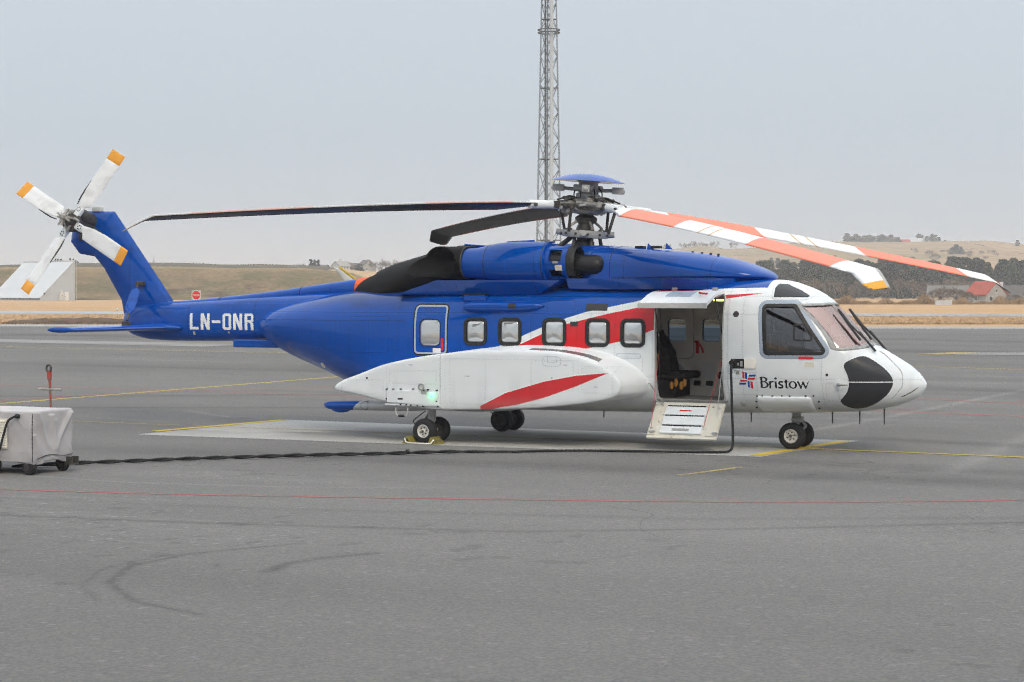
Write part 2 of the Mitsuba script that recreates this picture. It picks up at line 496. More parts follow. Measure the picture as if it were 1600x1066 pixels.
AVIONICS = sg.Polygon(chaikin([(7.223, 1.477), (7.372, 1.560), (7.496, 1.615), (7.597, 1.578), (7.715, 1.500), (7.823, 1.417), (7.914, 1.318), (7.962, 1.235), (7.972, 1.161), (7.943, 1.067), (7.869, 0.960), (7.736, 0.851), (7.578, 0.771), (7.424, 0.729), (7.307, 0.729), (7.208, 0.769), (7.137, 0.859), (7.224, 0.937), (7.296, 1.035), (7.330, 1.152), (7.305, 1.299)]))
cuts = prism_y([w.buffer(-.045) for w in WINDOWS] + [EXIT_WINDOW, DOOR], -3, 0) + prism_y([w.buffer(-.045) for w in PORT_WINDOWS] + [EXIT_WINDOW], 0, 3)
cuts += prism_y(COCKPIT.buffer(-.01), -3, 3)
glass_cut = prism_x(WIND.buffer(-.012), 6.3, 9) + prism_x(WIND_PORT.buffer(-.012), 6.3, 9)
SHELL = hull.shell(0.0, -.045) - cuts - glass_cut
put('fuselage', SHELL, 'm_livery', HELI, 30, label='blue, white and red fuselage with glossy rounded nose')
inner = hull.shell(-.06, -.075) - cuts - glass_cut
put('cabin_lining', inner ^ prism_z(rect(-1.2, 5.38, -3, 3), 0, 4), 'm_lining', HELI, 30)
put('cockpit_lining', inner ^ prism_z(rect(5.42, 7.8, -3, 3), 0, 4), 'm_cockpit', HELI, 30)
core = hull.solid(-.08)
put('cabin_floor', core ^ prism_z(rect(-1.15, 5.37, -3, 3), .70, .80), 'm_greymetal', HELI)
put('rear_bulkhead', core ^ prism_x(rect(-3, 3, .81, 3), -1.2, -1.15), 'm_lining', HELI)
put('cockpit_bulkhead', (core ^ prism_x(rect(-3, 3, .81, 3), 5.38, 5.42)) - prism_x(rect(-.35, .35, .81, 2.5), 5, 6), 'm_cockpit', HELI)
put('cockpit_floor', core ^ prism_z(rect(5.43, 7.6, -3, 3), .78, .86), 'm_cockpit', HELI)
# the lower edge of the doorway
put('door_sill', hull.patch(rect(4.02, 5.30, .795, .835), .012, -.05), 'm_greymetal', HELI, 30)
put('door_surround', hull.patch(ring(DOOR, .018, .004), .006, -.075), 'm_lightgrey', HELI, 30)

# cabin windows
for side, group in ((-1, WINDOWS), (1, PORT_WINDOWS)):
    for w in group:
        f = put('cabin_window', hull.patch(ring(w, .0, .05), .018, -.05, side), 'm_seal', HELI, 40)
        if side < 0:
            put('pane', hull.bulge(w.buffer(-.044), -.025, .06, .19, .03), 'm_bubble', f, True)
        else:
            put('pane', hull.patch(w.buffer(-.048), -.012, -.018, side), 'm_greypane', f, True)
for side in (-1, 1):
    e = put('exit_panel', hull.patch(ring(EXIT, -.012, .045), .004, -.01, side), 'm_greytrim', HELI, 40, label='grey outlined emergency exit behind the row of windows' if side < 0 else None)
    put('seal', hull.patch(ring(EXIT, .012, .012), .003, -.01, side), 'm_seal', e, 40)
    put('window_trim', hull.patch(ring(EXIT_WINDOW, .012, .0), .006, -.04, side), 'm_seal', e, 40)
    put('pane', hull.bulge(EXIT_WINDOW.buffer(.004), -.02, .02, .18, .03) if side < 0 else hull.patch(EXIT_WINDOW.buffer(.004), -.012, -.018, side), 'm_bubble' if side < 0 else 'm_pane', e, True)
    if side < 0:
        put('handle', hull.patch(rect(.005, .04, 1.61, 1.83, .012), .025, -.01), 'm_red', e, 40)
        put('placard', hull.patch(rect(-.17, -.01, 1.565, 1.65, .01), .005, -.01), 'm_placard', e, 40)

# cockpit glazing
for side in (-1, 1):
    c = put('cockpit_window', hull.patch(ring(COCKPIT, .012, .035), .012, -.05, side), 'm_seal', HELI, 40)
    put('pane', hull.patch(COCKPIT.buffer(-.03), -.014, -.02, side), 'm_tintpane', c, True)
    put('trim', hull.patch(COCKPIT.buffer(.075).difference(COCKPIT.buffer(.014)), .003, -.02, side), 'm_greytrim', c, 40)
    bub = rounded([(6.432, 2.121), (6.601, 2.143), (6.680, 2.038), (6.749, 1.882), (6.729, 1.840), (6.443, 1.849)], .035)
    put('opening_frame', hull.patch(ring(bub, .0, .028), -.004, -.022, side), 'm_seal', c, 40)
for poly, name in ((WIND, 'windscreen'), (WIND_PORT, 'windscreen')):
    k = put(name, hull.shell(-.012, -.02) ^ prism_x(poly.buffer(-.01), 6.3, 9), 'm_goldpane', HELI, True)
    put('frame', hull.shell(.004, -.045) ^ prism_x(ring(poly, .03, .014), 6.3, 9), 'm_greymetal', k, 40)
for side in (-1, 1):
    k = put('roof_window', hull.patch(EYEBROW.buffer(-.005), .006, -.02, side), 'm_darkpanel', HELI, 30, label='smoked window above the cockpit door window')
    put('frame', hull.patch(ring(EYEBROW, .03, .004), .004, -.02, side), 'm_white', k, 40)
    k = put('avionics_door', hull.patch(AVIONICS.intersection(rect(6.5, 8.6, 1.19, 2)), .005, -.01, side), 'm_darkpanel', HELI, 30, label='black bulging panel low behind the nose')
    put('lower_panel', hull.patch(AVIONICS.intersection(rect(6.5, 8.6, 0, 1.17)), .005, -.01, side), 'm_darkpanel', k, 30)

# interior of the cockpit
put('instrument_panel', box(6.75, 7.15, -.75, .75, .87, 1.52, .04), 'm_cockpit', HELI)
put('glareshield', box(6.6, 7.3, -.74, .74, 1.53, 1.66, .05), 'm_reddash', HELI, label='reddish cover behind the windscreen')
for y in (-.52, .52):
    s = put('pilot_seat', cat(box(5.75, 6.2, y - .24, y + .24, 1.15, 1.27, .03), box(5.66, 5.8, y - .24, y + .24, 1.25, 1.95, .03), box(5.68, 5.8, y - .13, y + .13, 1.97, 2.2, .03)), 'm_seat', HELI)
    put('pedestal', box(5.8, 6.1, y - .15, y + .15, .87, 1.14), 'm_cockpit', s)
put('chart', box(7.0, 7.18, -.46, -.26, 1.665, 1.675), 'm_placard', HELI)
put('overhead_console', box(5.9, 6.5, -.25, .25, 2.38, 2.52, .03), 'm_cockpit', HELI)

matt('m_hivis', (.45, .55, .04), .6)
# interior of the cabin as seen through the doorway
hullp = lambda poly, t1, t0: hull.patch(poly, t1, t0, 1)
put('placard', hullp(rect(4.12, 4.36, 1.09, 1.39, .01), -.077, -.085), 'm_placard', HELI)
for x in (3.98, 4.21):
    put('vent', hullp(rect(x, x + .13, .975, 1.06, .015), -.077, -.09), 'm_black', HELI)
put('release_handle', cat(hullp_m := trimesh.Trimesh(*[np.array(q) for q in (lambda m: (m.vert_properties[:, :3], m.tri_verts))(hullp(rect(4.0, 4.05, 1.55, 1.78, .01), -.077, -.11).to_mesh())], process=False),
                          tube(smooth_path([(4.0, 1.0, 1.76), (4.12, .98, 1.68), (4.16, .98, 1.56)]), .018)), 'm_red', HELI)
put('exit_outline', hullp(ring(rect(3.32, 3.95, 1.45, 2.5, .12), .012, .012), -.074, -.082), 'm_lightgrey', HELI, 40)
for k, (x, y, turn) in enumerate(((3.70, .18, 1), (3.64, .72, 1), (5.10, .70, -1))):
    s = put('cabin_seat', box(min(x, x + turn * .5), max(x, x + turn * .5), y - .24, y + .24, 1.12, 1.25, .04), 'm_seat', HELI)
    put('backrest', tube([(x + .02 * turn, y, 1.2), (x - .05 * turn, y, 1.55), (x - .22 * turn, y, 1.94)], [.15, .15, .08], 12), 'm_seat', s, 40)
    put('base', cat(box(min(x + .02 * turn, x + .30 * turn), max(x + .02 * turn, x + .30 * turn), y - .2, y + .2, .81, 1.11)), 'm_seat', s)
    if k == 0:
        for q in (.26, .34, .44, .50):
            put('pouch', ellipsoid((x + q, y - .26, 1.07 - .05 * (q in (.26, .44))), (.035, .05, .075), 2), 'm_pouch', s, True)
        for z in (1.50, 1.72):
            put('belt_tag', box(x - .02 - .25 * (z - 1.3), x + .02 - .25 * (z - 1.3), y - .17, y - .15, z, z + .08), 'm_hivis', s)
scene['cabin_light_bsdf'] = {'type': 'diffuse', 'reflectance': rgb(.8, .5, .2)}
k = put('cabin_light', box(5.02, 5.18, -.93, -.87, 2.50, 2.53), 'cabin_light_bsdf', HELI)
scene[k]['emitter'] = {'type': 'area', 'radiance': rgb(2.2, 1.05, .12)}

# the raised upper door: hinged along the roof, its outer face up
def door_skin(t0, t1, x0, x1, s0=0.0, s1=1.0, n=14):
    """a curved panel; s runs from the hinge to the lower lip"""
    s = np.linspace(s0, s1, n)
    y = -.98 - .92 * s
    z = 2.675 - .02 * s - .19 * s ** 2.2
    ty, tz = np.gradient(y), np.gradient(z)
    L = np.hypot(ty, tz)
    ny, nz = tz / L, -ty / L
    out = np.stack([y + ny * t1, z + nz * t1], 1)
    low = np.stack([y + ny * t0, z + nz * t0], 1)
    loop = np.vstack([out, low[::-1]])
    return skin(np.stack([np.column_stack([np.full(len(loop), x), loop]) for x in np.linspace(x0, x1, 6)]))


def door_color(p, n, uv):
    s = (-.98 - p.y) / .92
    red = (s < .30 - .25 * (p.x - 4.05) / 1.0) & (p.x > 4.1) & (p.x < 5.1)
    return dr.select(red, mi.Color3f(*RED), mi.Color3f(*WHITE)) * (0.94 + 0.1 * FBM(p.x * 2, p.y * 2, p.z * 2, 3))


matt('m_upperdoor', mikit.proc(door_color), 0.3, 0.45, clearcoat=0.5)
D = put('upper_door', door_skin(-.045, 0, 4.06, 5.24), 'm_upperdoor', HELI, 30, label='raised upper half of the passenger door')
put('window', door_skin(-.03, .006, 4.42, 4.86, .28, .70), 'm_greytrim', D, 30)
put('inner_frame', door_skin(-.085, -.047, 4.10, 5.20, .06, .97), 'm_greymetal', D, 30)
put('edge_strip', box(4.05, 5.25, -1.935, -1.90, 2.385, 2.475, .006), 'm_lightgrey', D)
put('handle', cat(tube(smooth_path([(5.0, -1.52, 2.63), (5.02, -1.62, 2.64), (5.08, -1.64, 2.63), (5.14, -1.58, 2.625)]), .016)), 'm_red', D)
for x in (4.3, 5.02):
    put('hinge', cat(box(x, x + .08, -1.0, -.92, 2.66, 2.72, .01), rod((x, -.97, 2.71), (x + .09, -.97, 2.71), .018)), 'm_greymetal', D)
for x0, x1, m in ((4.09, 4.12, 'm_darkmetal'), (5.22, 5.20, 'm_darkmetal')):
    g = put('gas_strut', rod((x0, -1.06, 1.95), (x1, -1.38, 2.56), .014), m, HELI)
    put('piston', rod((x0, -1.03, 1.55), (x0, -1.06, 1.95), .008), 'm_lightgrey', g)

# the folded-out airstair
STAIR0, STAIR1 = np.array([0, -1.03, .79]), np.array([0, -1.52, .22])
sd = (STAIR1 - STAIR0) / np.linalg.norm(STAIR1 - STAIR0)
sn = np.array([0, sd[2], -sd[1]])
sn = sn if sn[1] < 0 else -sn
SL = float(np.linalg.norm(STAIR1 - STAIR0))


def stair_box(x0, x1, a0, a1, h0, h1, c=.006):
    m = box(x0, x1, a0, a1, h0, h1, c)
    v = m.vertices
    m.vertices = STAIR0 + v[:, :1] * [1, 0, 0] + v[:, 1:2] * sd + v[:, 2:3] * sn
    if m.volume < 0:
        m.invert()
    return m


matt('m_stair', mikit.proc(lambda p, n, uv: MIX((0.62, 0.58, 0.45), (0.72, 0.71, 0.66), FBM(p.x * 5, p.y * 5, p.z * 5, 4)) * (1 - 0.6 * STEP(0.66, 0.8, FBM(p.x * 11, p.y * 11, p.z * 11, 3)))), 0.5)
A = put('airstair', stair_box(4.04, 5.27, 0, SL, -.05, 0), 'm_stair', HELI, label='fold-down airstair hanging below the doorway')
for k, (a0, a1) in enumerate(((.12, .30), (.32, .50), (.53, .68))):
    s = put('step', stair_box(4.27 + .0 * k, 5.0 + .0 * k, a0, a1, .002, .05), 'm_white', A)
    put('tread', stair_box(4.29, 4.98, a0 - .012, a0 + .008, .052, .06), 'm_black', s)
put('step_placard', stair_box(4.48, 4.78, .585, .635, .051, .055, 0), 'm_greymetal', A)
put('step_notice', stair_box(4.53, 4.74, .20, .222, .051, .054, 0), 'm_red', A)
for x in (4.09, 5.20):
    put('latch', cat(stair_box(x, x + .07, .62, .68, 0, .04), stair_box(x - .02, x + .1, .64, .66, .03, .05)), 'm_greymetal', A)
put('skid_strip', stair_box(4.05, 4.18, .02, .70, .002, .02), 'm_stair', A)
put('skid_strip', stair_box(5.06, 5.25, .02, .70, .002, .02), 'm_stair', A)
put('handrail', cat(tube([(4.19, -1.08, .78), (4.10, -1.2, .95), (4.02, -1.27, 1.10), (3.99, -1.27, 1.11)], .013, 8), rod((4.06, -1.23, .86), (4.2, -1.1, .74), .01)), 'm_greymetal', HELI)
put('door_cable', tube([(5.02, -1.40, .42), (5.23, -1.06, 1.55)], .004, 6), 'm_red', HELI)
put('door_cable', tube([(4.1, -1.42, .4), (4.09, -1.06, 1.6)], .004, 6), 'm_red', HELI)
put('door_cable', rod((5.2, -1.25, .60), (5.24, -1.08, 1.5), .006, 6), 'm_lightgrey', HELI)
g = put('door_damper', rod((5.22, -1.04, 1.1), (5.235, -1.05, 1.75), .02), 'm_black', HELI)
g = put('door_damper', rod((4.10, -1.04, 1.2), (4.09, -1.05, 1.9), .018), 'm_black', HELI)

# small fittings on the starboard side
def fitting(name, poly, t1, m, label=None, t0=-.01):
    return put(name, hull.patch(poly, t1, t0), m, HELI, 40, label=label)


fitting('side_vent', disc(*(5.481, 2.285), .05), .004, 'm_darkmetal')
s = fitting('power_socket', rect(5.41, 5.63, 1.385, 1.545, .01), .006, 'm_black', 'open ground power socket')
put('socket_door', hull.patch(rect(5.645, 5.83, 1.39, 1.55, .01), .035, .0), 'm_lining', s, 40)
put('plug', cat(rod((5.47, -1.15, 1.49), (5.47, -1.30, 1.48), .05, 12), box(5.44, 5.52, -1.25, -1.16, 1.41, 1.53, .01)), 'm_black', s)
put('receptacle', hull.patch([rect(5.49, 5.55, 1.43, 1.48), rect(5.57, 5.61, 1.42, 1.51)], .014, 0), 'm_greymetal', s)
fitting('hatch_latch', [rect(5.46, 5.56, 1.335, 1.355), rect(5.49, 5.545, 1.285, 1.33)], .006, 'm_metal')
fitting('emergency_handle', rect(6.54, 6.77, 1.555, 1.595, .01), .016, 'm_red')
fitting('sticker', rect(6.63, 6.78, 1.42, 1.50), .002, 'm_stair')
fitting('landing_lamp', disc(*(5.550, 0.776), .055), .004, 'm_lightgrey')
fitting('lamp_glass', disc(*(5.550, 0.776), .035), .009, 'm_greymetal')
fitting('static_port', disc(*(6.984, 1.297), .022), .004, 'm_black')
fitting('vent_recess', rect(2.77, 3.17, 2.33, 2.45), .003, 'm_darkpanel')
fitting('vent_recess', rect(2.50, 2.64, 2.06, 2.14), .003, 'm_darkpanel')
for x, z in ((-2.689, 1.284), (.02, 1.45)):
    fitting('flush_lamp', disc(x, z, .05), .004, 'm_stair')
fitting('rear_hatch', ring(rect(3.36, 3.80, 1.52, 1.60, .03), .004, .004), .001, 'm_greytrim')
# flotation cover with its row of fasteners
fl = put('flotation_cover', hull.bulge(rect(5.80, 6.70, .655, .925, .05), -.004, .075, .13, .025), 'm_white', HELI, True)
FASTENERS = [(5.816, 0.927), (5.902, 0.928), (6.072, 0.931), (6.230, 0.934), (6.357, 0.936), (6.614, 0.940), (6.738, 0.942), (5.782, 0.826), (5.752, 0.722), (6.807, 0.843), (6.773, 0.728)]
for x, z in FASTENERS:
    put('fastener', hull.patch(disc(x, z, .014), .01, -.01), 'm_black', fl)
# pitot tube and probes under the nose
pt = put('pitot_tube', tube([(7.16, -.90, 1.14), (7.2, -.96, 1.14), (7.34, -1.0, 1.14)], [.03, .022, .014], 10), 'm_greymetal', HELI, 40)
put('base', hull.patch(disc(7.17, 1.14, .085), .012, -.01), 'm_white', pt, 40)
for x, y in ((6.9, -.3), (7.35, -.25), (7.75, -.2), (5.55, -.5), (2.9, -.6)):
    put('antenna', tube([(x, y, .72), (x, y, .46)], [.015, .01], 6), 'm_darkmetal', HELI)
# windscreen wipers
for y, side in ((-.36, -1), (.34, 1)):
    w = put('wiper', cat(tube([(7.66, y - .08, 1.68), (7.50, y - .05, 1.85), (7.22, y + .02, 2.10), (7.02, y + .10, 2.33)], [.022, .016, .014, .01], 8), tube([(7.64, y - .03, 1.70), (7.36, y + .02, 2.00)], .01, 6)), 'm_black', HELI)
    put('wiper_blade', tube([(7.42, y - .13, 1.86), (7.18, y - .03, 2.13), (6.98, y + .10, 2.36)], .02, 6), 'm_black', w)
# radome edge, a fine dark joint round the nose
RJ = [(7.681, 1.673), (7.919, 1.500), (8.090, 1.295), (8.106, 1.149), (8.020, 1.002), (7.924, 0.905)]
fitting('radome_joint', sg.LineString(smooth_path(RJ, 6)).buffer(.004), .0015, 'm_greymetal')
fitting('radome_strip', sg.LineString(smooth_path([(8.074, 0.936), (8.196, 0.999), (8.305, 1.082)], 6)).buffer(.006), .003, 'm_darkmetal')

# lettering: the operator's name and emblem, drawn on a 0.1 per cent grid of the panel
def panel_xy(pts):
    return [(5.302 + px * .000997, 1.630 - py * .00097) for px, py in pts]


def ell(cx, cy, rx, ry, q=16):
    return shapely.affinity.scale(sg.Point(0, 0).buffer(1, quad_segs=q), rx, ry).__class__(np.array(sg.Point(0, 0).buffer(1, quad_segs=q).exterior.coords) * [rx, ry] + [cx, cy])


import shapely.affinity
L = []
L.append(sg.Polygon([(594, 392), (632, 392), (632, 578), (602, 578), (602, 404), (594, 400)]))
for cy, x1, ry in ((434, 716, 44), (524, 733, 56)):
    o = ell(640, cy, x1 - 640, ry).difference(ell(640, cy, x1 - 640 - 27, ry - 11)).intersection(sg.box(628, 300, 800, 700))
    L.append(o)
L.append(sg.Polygon([(742, 468), (770, 462), (770, 580), (746, 580), (746, 476)]))
L.append(sg.LineString([(764, 492), (778, 474), (798, 466), (818, 470)]).buffer(9, cap_style='flat'))
L.append(sg.Polygon([(836, 468), (868, 462), (868, 580), (842, 580), (842, 476)]))
L.append(ell(855, 414, 18, 18))
L.append(sg.LineString(smooth_path([(968, 480, 0), (944, 468, 0), (916, 476, 0), (906, 496, 0), (926, 516, 0), (954, 532, 0), (962, 556, 0), (942, 574, 0), (912, 574, 0), (894, 562, 0)], 5)[:, :2]).buffer(11, cap_style='flat'))
L.append(sg.Polygon([(1012, 440), (1036, 428), (1036, 580), (1014, 570)]))
L.append(sg.box(990, 463, 1060, 476))
L.append(sg.Polygon([(1026, 566), (1062, 568), (1058, 580), (1030, 582)]))
L.append(ell(1132, 521, 66, 62).difference(ell(1132, 521, 40, 50)))
for a, b, w in (((1204, 463), (1252, 578), 28), ((1252, 578), (1296, 466), 13), ((1280, 466), (1330, 578), 28), ((1330, 578), (1384, 460), 12)):
    L.append(sg.Polygon([(a[0], a[1]), (a[0] + w, a[1]), (b[0] + w * .7, b[1]), (b[0], b[1])]))
L = [s.buffer(2.6) for s in L]
NAME = [sg.Polygon(panel_xy(np.array(g.exterior.coords)), [panel_xy(np.array(i.coords)) for i in g.interiors]) for s in L for g in getattr(s, 'geoms', [s])]
matt('m_ink', (0.01, 0.01, 0.014), 0.4)
put('operator_name', hull.patch(shapely.union_all([g.buffer(0) for g in NAME]), .003, -.005), 'm_ink', HELI, label='operator name in dark serif lettering')
EMB_RED = [[(300, 297), (335, 312), (332, 425), (300, 408)], [(400, 408), (520, 405), (500, 443), (385, 445)], [(262, 450), (378, 450), (365, 478), (250, 480)], [(430, 468), (468, 478), (472, 600), (432, 580)]]
EMB_BLUE = [[(345, 312), (380, 330), (378, 437), (343, 425)], [(410, 360), (530, 355), (515, 388), (402, 392)], [(245, 497), (360, 497), (352, 528), (235, 532)], [(385, 462), (415, 462), (417, 580), (385, 570)]]
put('emblem_red', hull.patch([sg.Polygon(panel_xy(p)) for p in EMB_RED], .003, -.005), 'm_red', HELI)
put('emblem_blue', hull.patch([sg.Polygon(panel_xy(p)) for p in EMB_BLUE], .003, -.005), 'm_blue', HELI)

# ------------------------------------------------------------------ tail boom, fin, stabiliser
boom = Loft([[-7.72, 2.05, 2.10, 2.15, .03, 2, 2], [-7.66, 1.90, 2.08, 2.26, .14, 2, 2], [-7.45, 1.78, 2.06, 2.38, .25, 2.2, 2.2], [-7.0, 1.70, 2.05, 2.42, .33, 2.6, 2.6], [-6.4, 1.68, 2.05, 2.44, .37, 3, 3],
             [-4.5, 1.70, 2.08, 2.55, .43, 3, 3], [-3.0, 1.72, 2.1, 2.63, .5, 3, 3], [-1.5, 1.9, 2.2, 2.68, .5, 3, 3], [-1.2, 2.0, 2.3, 2.6, .3, 3, 3]], 120, 72)
BM = put('tail_boom', boom.solid(0), 'm_blue', HELI, 30)
UPS = []
def cell(x0, x1, s):
    return sg.box(x0, 318, x1, 408) if s is None else s
W_ = 15
UPS += [sg.box(1050, 318, 1050 + W_, 408), sg.box(1050, 408 - W_, 1100, 408)]
for x0 in (1113, 1297):
    UPS += [sg.box(x0, 318, x0 + W_, 408), sg.box(x0 + 36, 318, x0 + 36 + W_, 408), sg.Polygon([(x0, 318), (x0 + 16, 318), (x0 + 51, 408), (x0 + 35, 408)])]
UPS.append(sg.box(1177, 356, 1225, 371))
o = sg.Polygon([(1246, 318), (1278, 318), (1286, 328), (1286, 398), (1278, 408), (1246, 408), (1238, 398), (1238, 328)])
UPS.append(o.difference(o.buffer(-14, join_style='mitre')))
o = sg.Polygon([(1362, 318), (1402, 318), (1411, 326), (1411, 358), (1402, 366), (1362, 366)])
UPS += [sg.box(1362, 318, 1377, 408), o.difference(o.buffer(-13, join_style='mitre')), sg.Polygon([(1384, 362), (1399, 362), (1411, 372), (1411, 408), (1396, 408), (1396, 376)])]
reg = shapely.affinity.affine_transform(shapely.union_all(UPS), [.00412, 0, 0, -.00352, -10.228, 3.352])
put('registration', boom.patch(reg, .004, -.01), 'm_white', BM, label='white registration letters LN-ONR')
put('boom_antenna', box(-4.87, -3.6, -.46, -.30, 1.585, 1.735, .02), 'm_blue', BM)
put('drain_mark', boom.patch([rect(-5.84, -5.79, 1.81, 1.88), disc(-5.0, 1.87, .022)], .004, -.01), 'm_greymetal', BM)
shaft = Loft([[-7.1, 2.38, 2.40, 2.42, .05, 2, 2], [-6.9, 2.34, 2.39, 2.445, .14, 2.4, 2], [-6.12, 2.34, 2.41, 2.49, .16, 2.4, 2], [-4.63, 2.42, 2.5, 2.62, .17, 2.4, 2], [-2.47, 2.5, 2.7, 2.88, .19, 2.4, 2], [-2.34, 2.5, 2.7, 2.895, .19, 2.4, 2]], 60, 32)
put('drive_shaft_cover', shaft.solid(0), 'm_blue', HELI, 40)
matt('m_orange', (0.80, 0.13, 0.04), 0.5)
sh2 = Loft([[-2.335, 2.5, 2.7, 2.897, .19, 2.4, 2], [-2.1, 2.5, 2.72, 2.93, .2, 2.4, 2], [-2.0, 2.5, 2.72, 2.93, .2, 2.4, 2]], 12, 32)
put('shaft_cover_mark', sh2.solid(0), 'm_orange', HELI, 40)
for x in (-5.4, -3.55):
    put('cover_joint', shaft.shell(.003, -.01) ^ prism_x(rect(-1, 1, 2, 3), x, x + .02), 'm_black', HELI)

FIN = rounded([(-6.52, 2.42), (-7.97, 4.26), (-8.67, 4.28), (-8.97, 4.10), (-9.05, 3.66), (-8.84, 3.42), (-8.46, 3.36), (-8.22, 3.11), (-7.80, 2.48), (-7.72, 2.1), (-6.7, 2.1)], .03)
put('tail_fin', plate(FIN, .15, .42, .07, lambda x, z, h: np.stack([x, h, z], 1)), 'm_blue', HELI, 50, label='swept blue tail fin carrying the tail rotor')
put('fin_cap', box(-8.5, -8.28, -.07, .07, 4.26, 4.37, .02), 'm_lining', HELI)
STAB = rounded([(-6.22, -.25), (-7.02, -2.42), (-7.12, -2.5), (-7.5, -2.5), (-7.55, -2.4), (-7.42, -.25)], .03)
ST = put('stabiliser', plate(STAB, .055, .35, .06, lambda x, y, h: np.stack([x, y, 1.955 + h + .01 * y], 1)), 'm_blue', HELI, 50, label='horizontal stabiliser on the right side of the tail boom')
put('tip_pod', ellipsoid((-7.36, -2.5, 1.935), (.30, .055, .055), 3), 'm_blue', ST, True)
put('root_fairing', ellipsoid((-6.62, -.42, 1.945), (.55, .16, .075), 3), 'm_blue', ST, True)
strut = plate([(-.02, -.02), (.07, -.105), (.60, -.105), (.72, -.025), (.72, .025), (.60, .09), (.07, .09), (-.02, .02)], .035, .07, .02, lambda s, w, h: np.stack([s, w, h], 1))
s0, s1 = np.array([-7.24, -.22, 2.83]), np.array([-6.98, -.95, 2.09])
dv = (s1 - s0) / np.linalg.norm(s1 - s0)
wv = RIGHT - dv * (dv @ RIGHT)
wv /= np.linalg.norm(wv)
strut.vertices = s0 + dv * .17 + strut.vertices[:, :1] * dv + strut.vertices[:, 1:2] * wv + strut.vertices[:, 2:] * np.cross(dv, wv)
SB = put('stabiliser_strut', strut, 'm_blue', HELI, 50)
put('end_fitting', cat(rod(s0, s0 + dv * .19, .022), box(-7.29, -7.12, -.26, -.14, 2.76, 2.86, .02)), 'm_darkmetal', SB)
put('end_fitting', cat(rod(s1 - dv * .2, s1, .022), box(s1[0] - .1, s1[0] + .06, s1[1] - .05, s1[1] + .05, 1.99, 2.08, .01)), 'm_darkmetal', SB)
e3_ = (0, -.94, .342)
put('tail_gearbox', cat(lathe([(0, .19), (.35, .17), (.5, .13)], (-8.50, -.05, 4.02), e3_, 24), box(-8.78, -8.60, -.16, .16, 3.66, 3.84, .04)), 'm_darkmetal', HELI, 35)

# ------------------------------------------------------------------ tail rotor, canted
TR = np.array([-8.47, -.72, 4.03])
e1, e2, e3 = np.array([1.0, 0, 0]), np.array([0, .342, .94]), np.array([0, -.94, .342])


def tr_place(m, ang):
    r, t = e1 * math.cos(ang) + e2 * math.sin(ang), -e1 * math.sin(ang) + e2 * math.cos(ang)
    m = m.copy()
    v = np.asarray(m.vertices)
    m.vertices = TR + v[:, :1] * r + v[:, 1:2] * t + v[:, 2:] * e3
    if m.volume < 0:
        m.invert()
    return m


def tr_paint(p, n, uv):
    dirt = FBM(p.x * 5, p.y * 5, p.z * 5, 4)
    return MIX((0.74, 0.75, 0.75), (0.42, 0.41, 0.40), STEP(0.42, 0.75, dirt) * 0.4)


matt('m_trblade', mikit.proc(tr_paint), 0.4)
matt('m_tip', mikit.proc(lambda p, n, uv: mi.Color3f(0.78, 0.34, 0.035) * (0.85 + 0.25 * FBM(p.x * 6, p.y * 6, p.z * 6, 3))), 0.45)
hubk = put('tail_rotor_hub', cat(lathe([(-.55, .10), (-.2, .13), (-.02, .20), (.03, .20), (.05, .12), (.16, .10), (.17, .04)], TR, e3, 20)), 'm_darkmetal', HELI, 40)


def paddle(r0, r1, root=True):
    """flat blade in its own frame: radius, chord, axis; leading edge towards +chord"""
    if root:
        poly = sg.Polygon([(r0, -.05), (r0, .055), (r0 + .16, .09), (r0 + .42, .15), (r0 + .62, .165), (r1, .165), (r1, -.165), (r0 + .2, -.165), (r0 + .14, -.065)])
    else:
        poly = sg.box(r0, -.165, r1, .165)
    return plate(poly, .022, .10, .035, lambda x, y, h: np.stack([x, y - 0 * h, h + .22 * y], 1))


for k, ang in enumerate((math.radians(62.0), math.radians(152.0), math.radians(242.0), math.radians(332.0))):
    b = put('tail_rotor_blade', tr_place(paddle(.24, 1.44), ang), 'm_trblade', HELI, 50)
    scene[b + '__tip'] = mikit.ply(tr_place(paddle(1.442, 1.66, False), ang), 'm_tip', smooth=50)
    lead = tube([(.36, .122, .03), (.50, .150, .036), (.66, .158, .038), (.90, .160, .038)], [.010, .013, .014, .008], 8)
    scene[b + '__erosion_strip'] = mikit.ply(tr_place(lead, ang), 'm_black', smooth=True)
    cuff = cat(box(.14, .33, -.075, .075, -.05, .05, .02))
    scene[b + '__cuff'] = mikit.ply(tr_place(cuff, ang), 'm_white', smooth=False)
    bolts = cat(*[lathe([(0, .011), (.012, .011)], (.29 + .042 * math.cos(q), .042 * math.sin(q), .05), (0, 0, 1), 8) for q in np.arange(6) * 1.0472])
    scene[b + '__bolts'] = mikit.ply(tr_place(bolts, ang), 'm_black', smooth=False)
    put('pitch_horn', tr_place(cat(box(.06, .22, .07, .12, .06, .11, .01), rod((.2, .10, .08), (.06, .05, .28), .016), rod((.0, .0, .27), (.16, .06, .26), .02)), ang), 'm_metal', hubk)
    put('hub_arm', tr_place(box(.04, .18, -.05, .05, -.045, .045, .012), ang), 'm_darkmetal', hubk)
put('spider', tr_place(cat(box(-.05, .05, -.05, .05, .2, .33, .02), rod((-.19, .0, .28), (.19, 0, .28), .022), rod((0, -.19, .28), (0, .19, .28), .022)), math.radians(62)), 'm_metal', hubk)

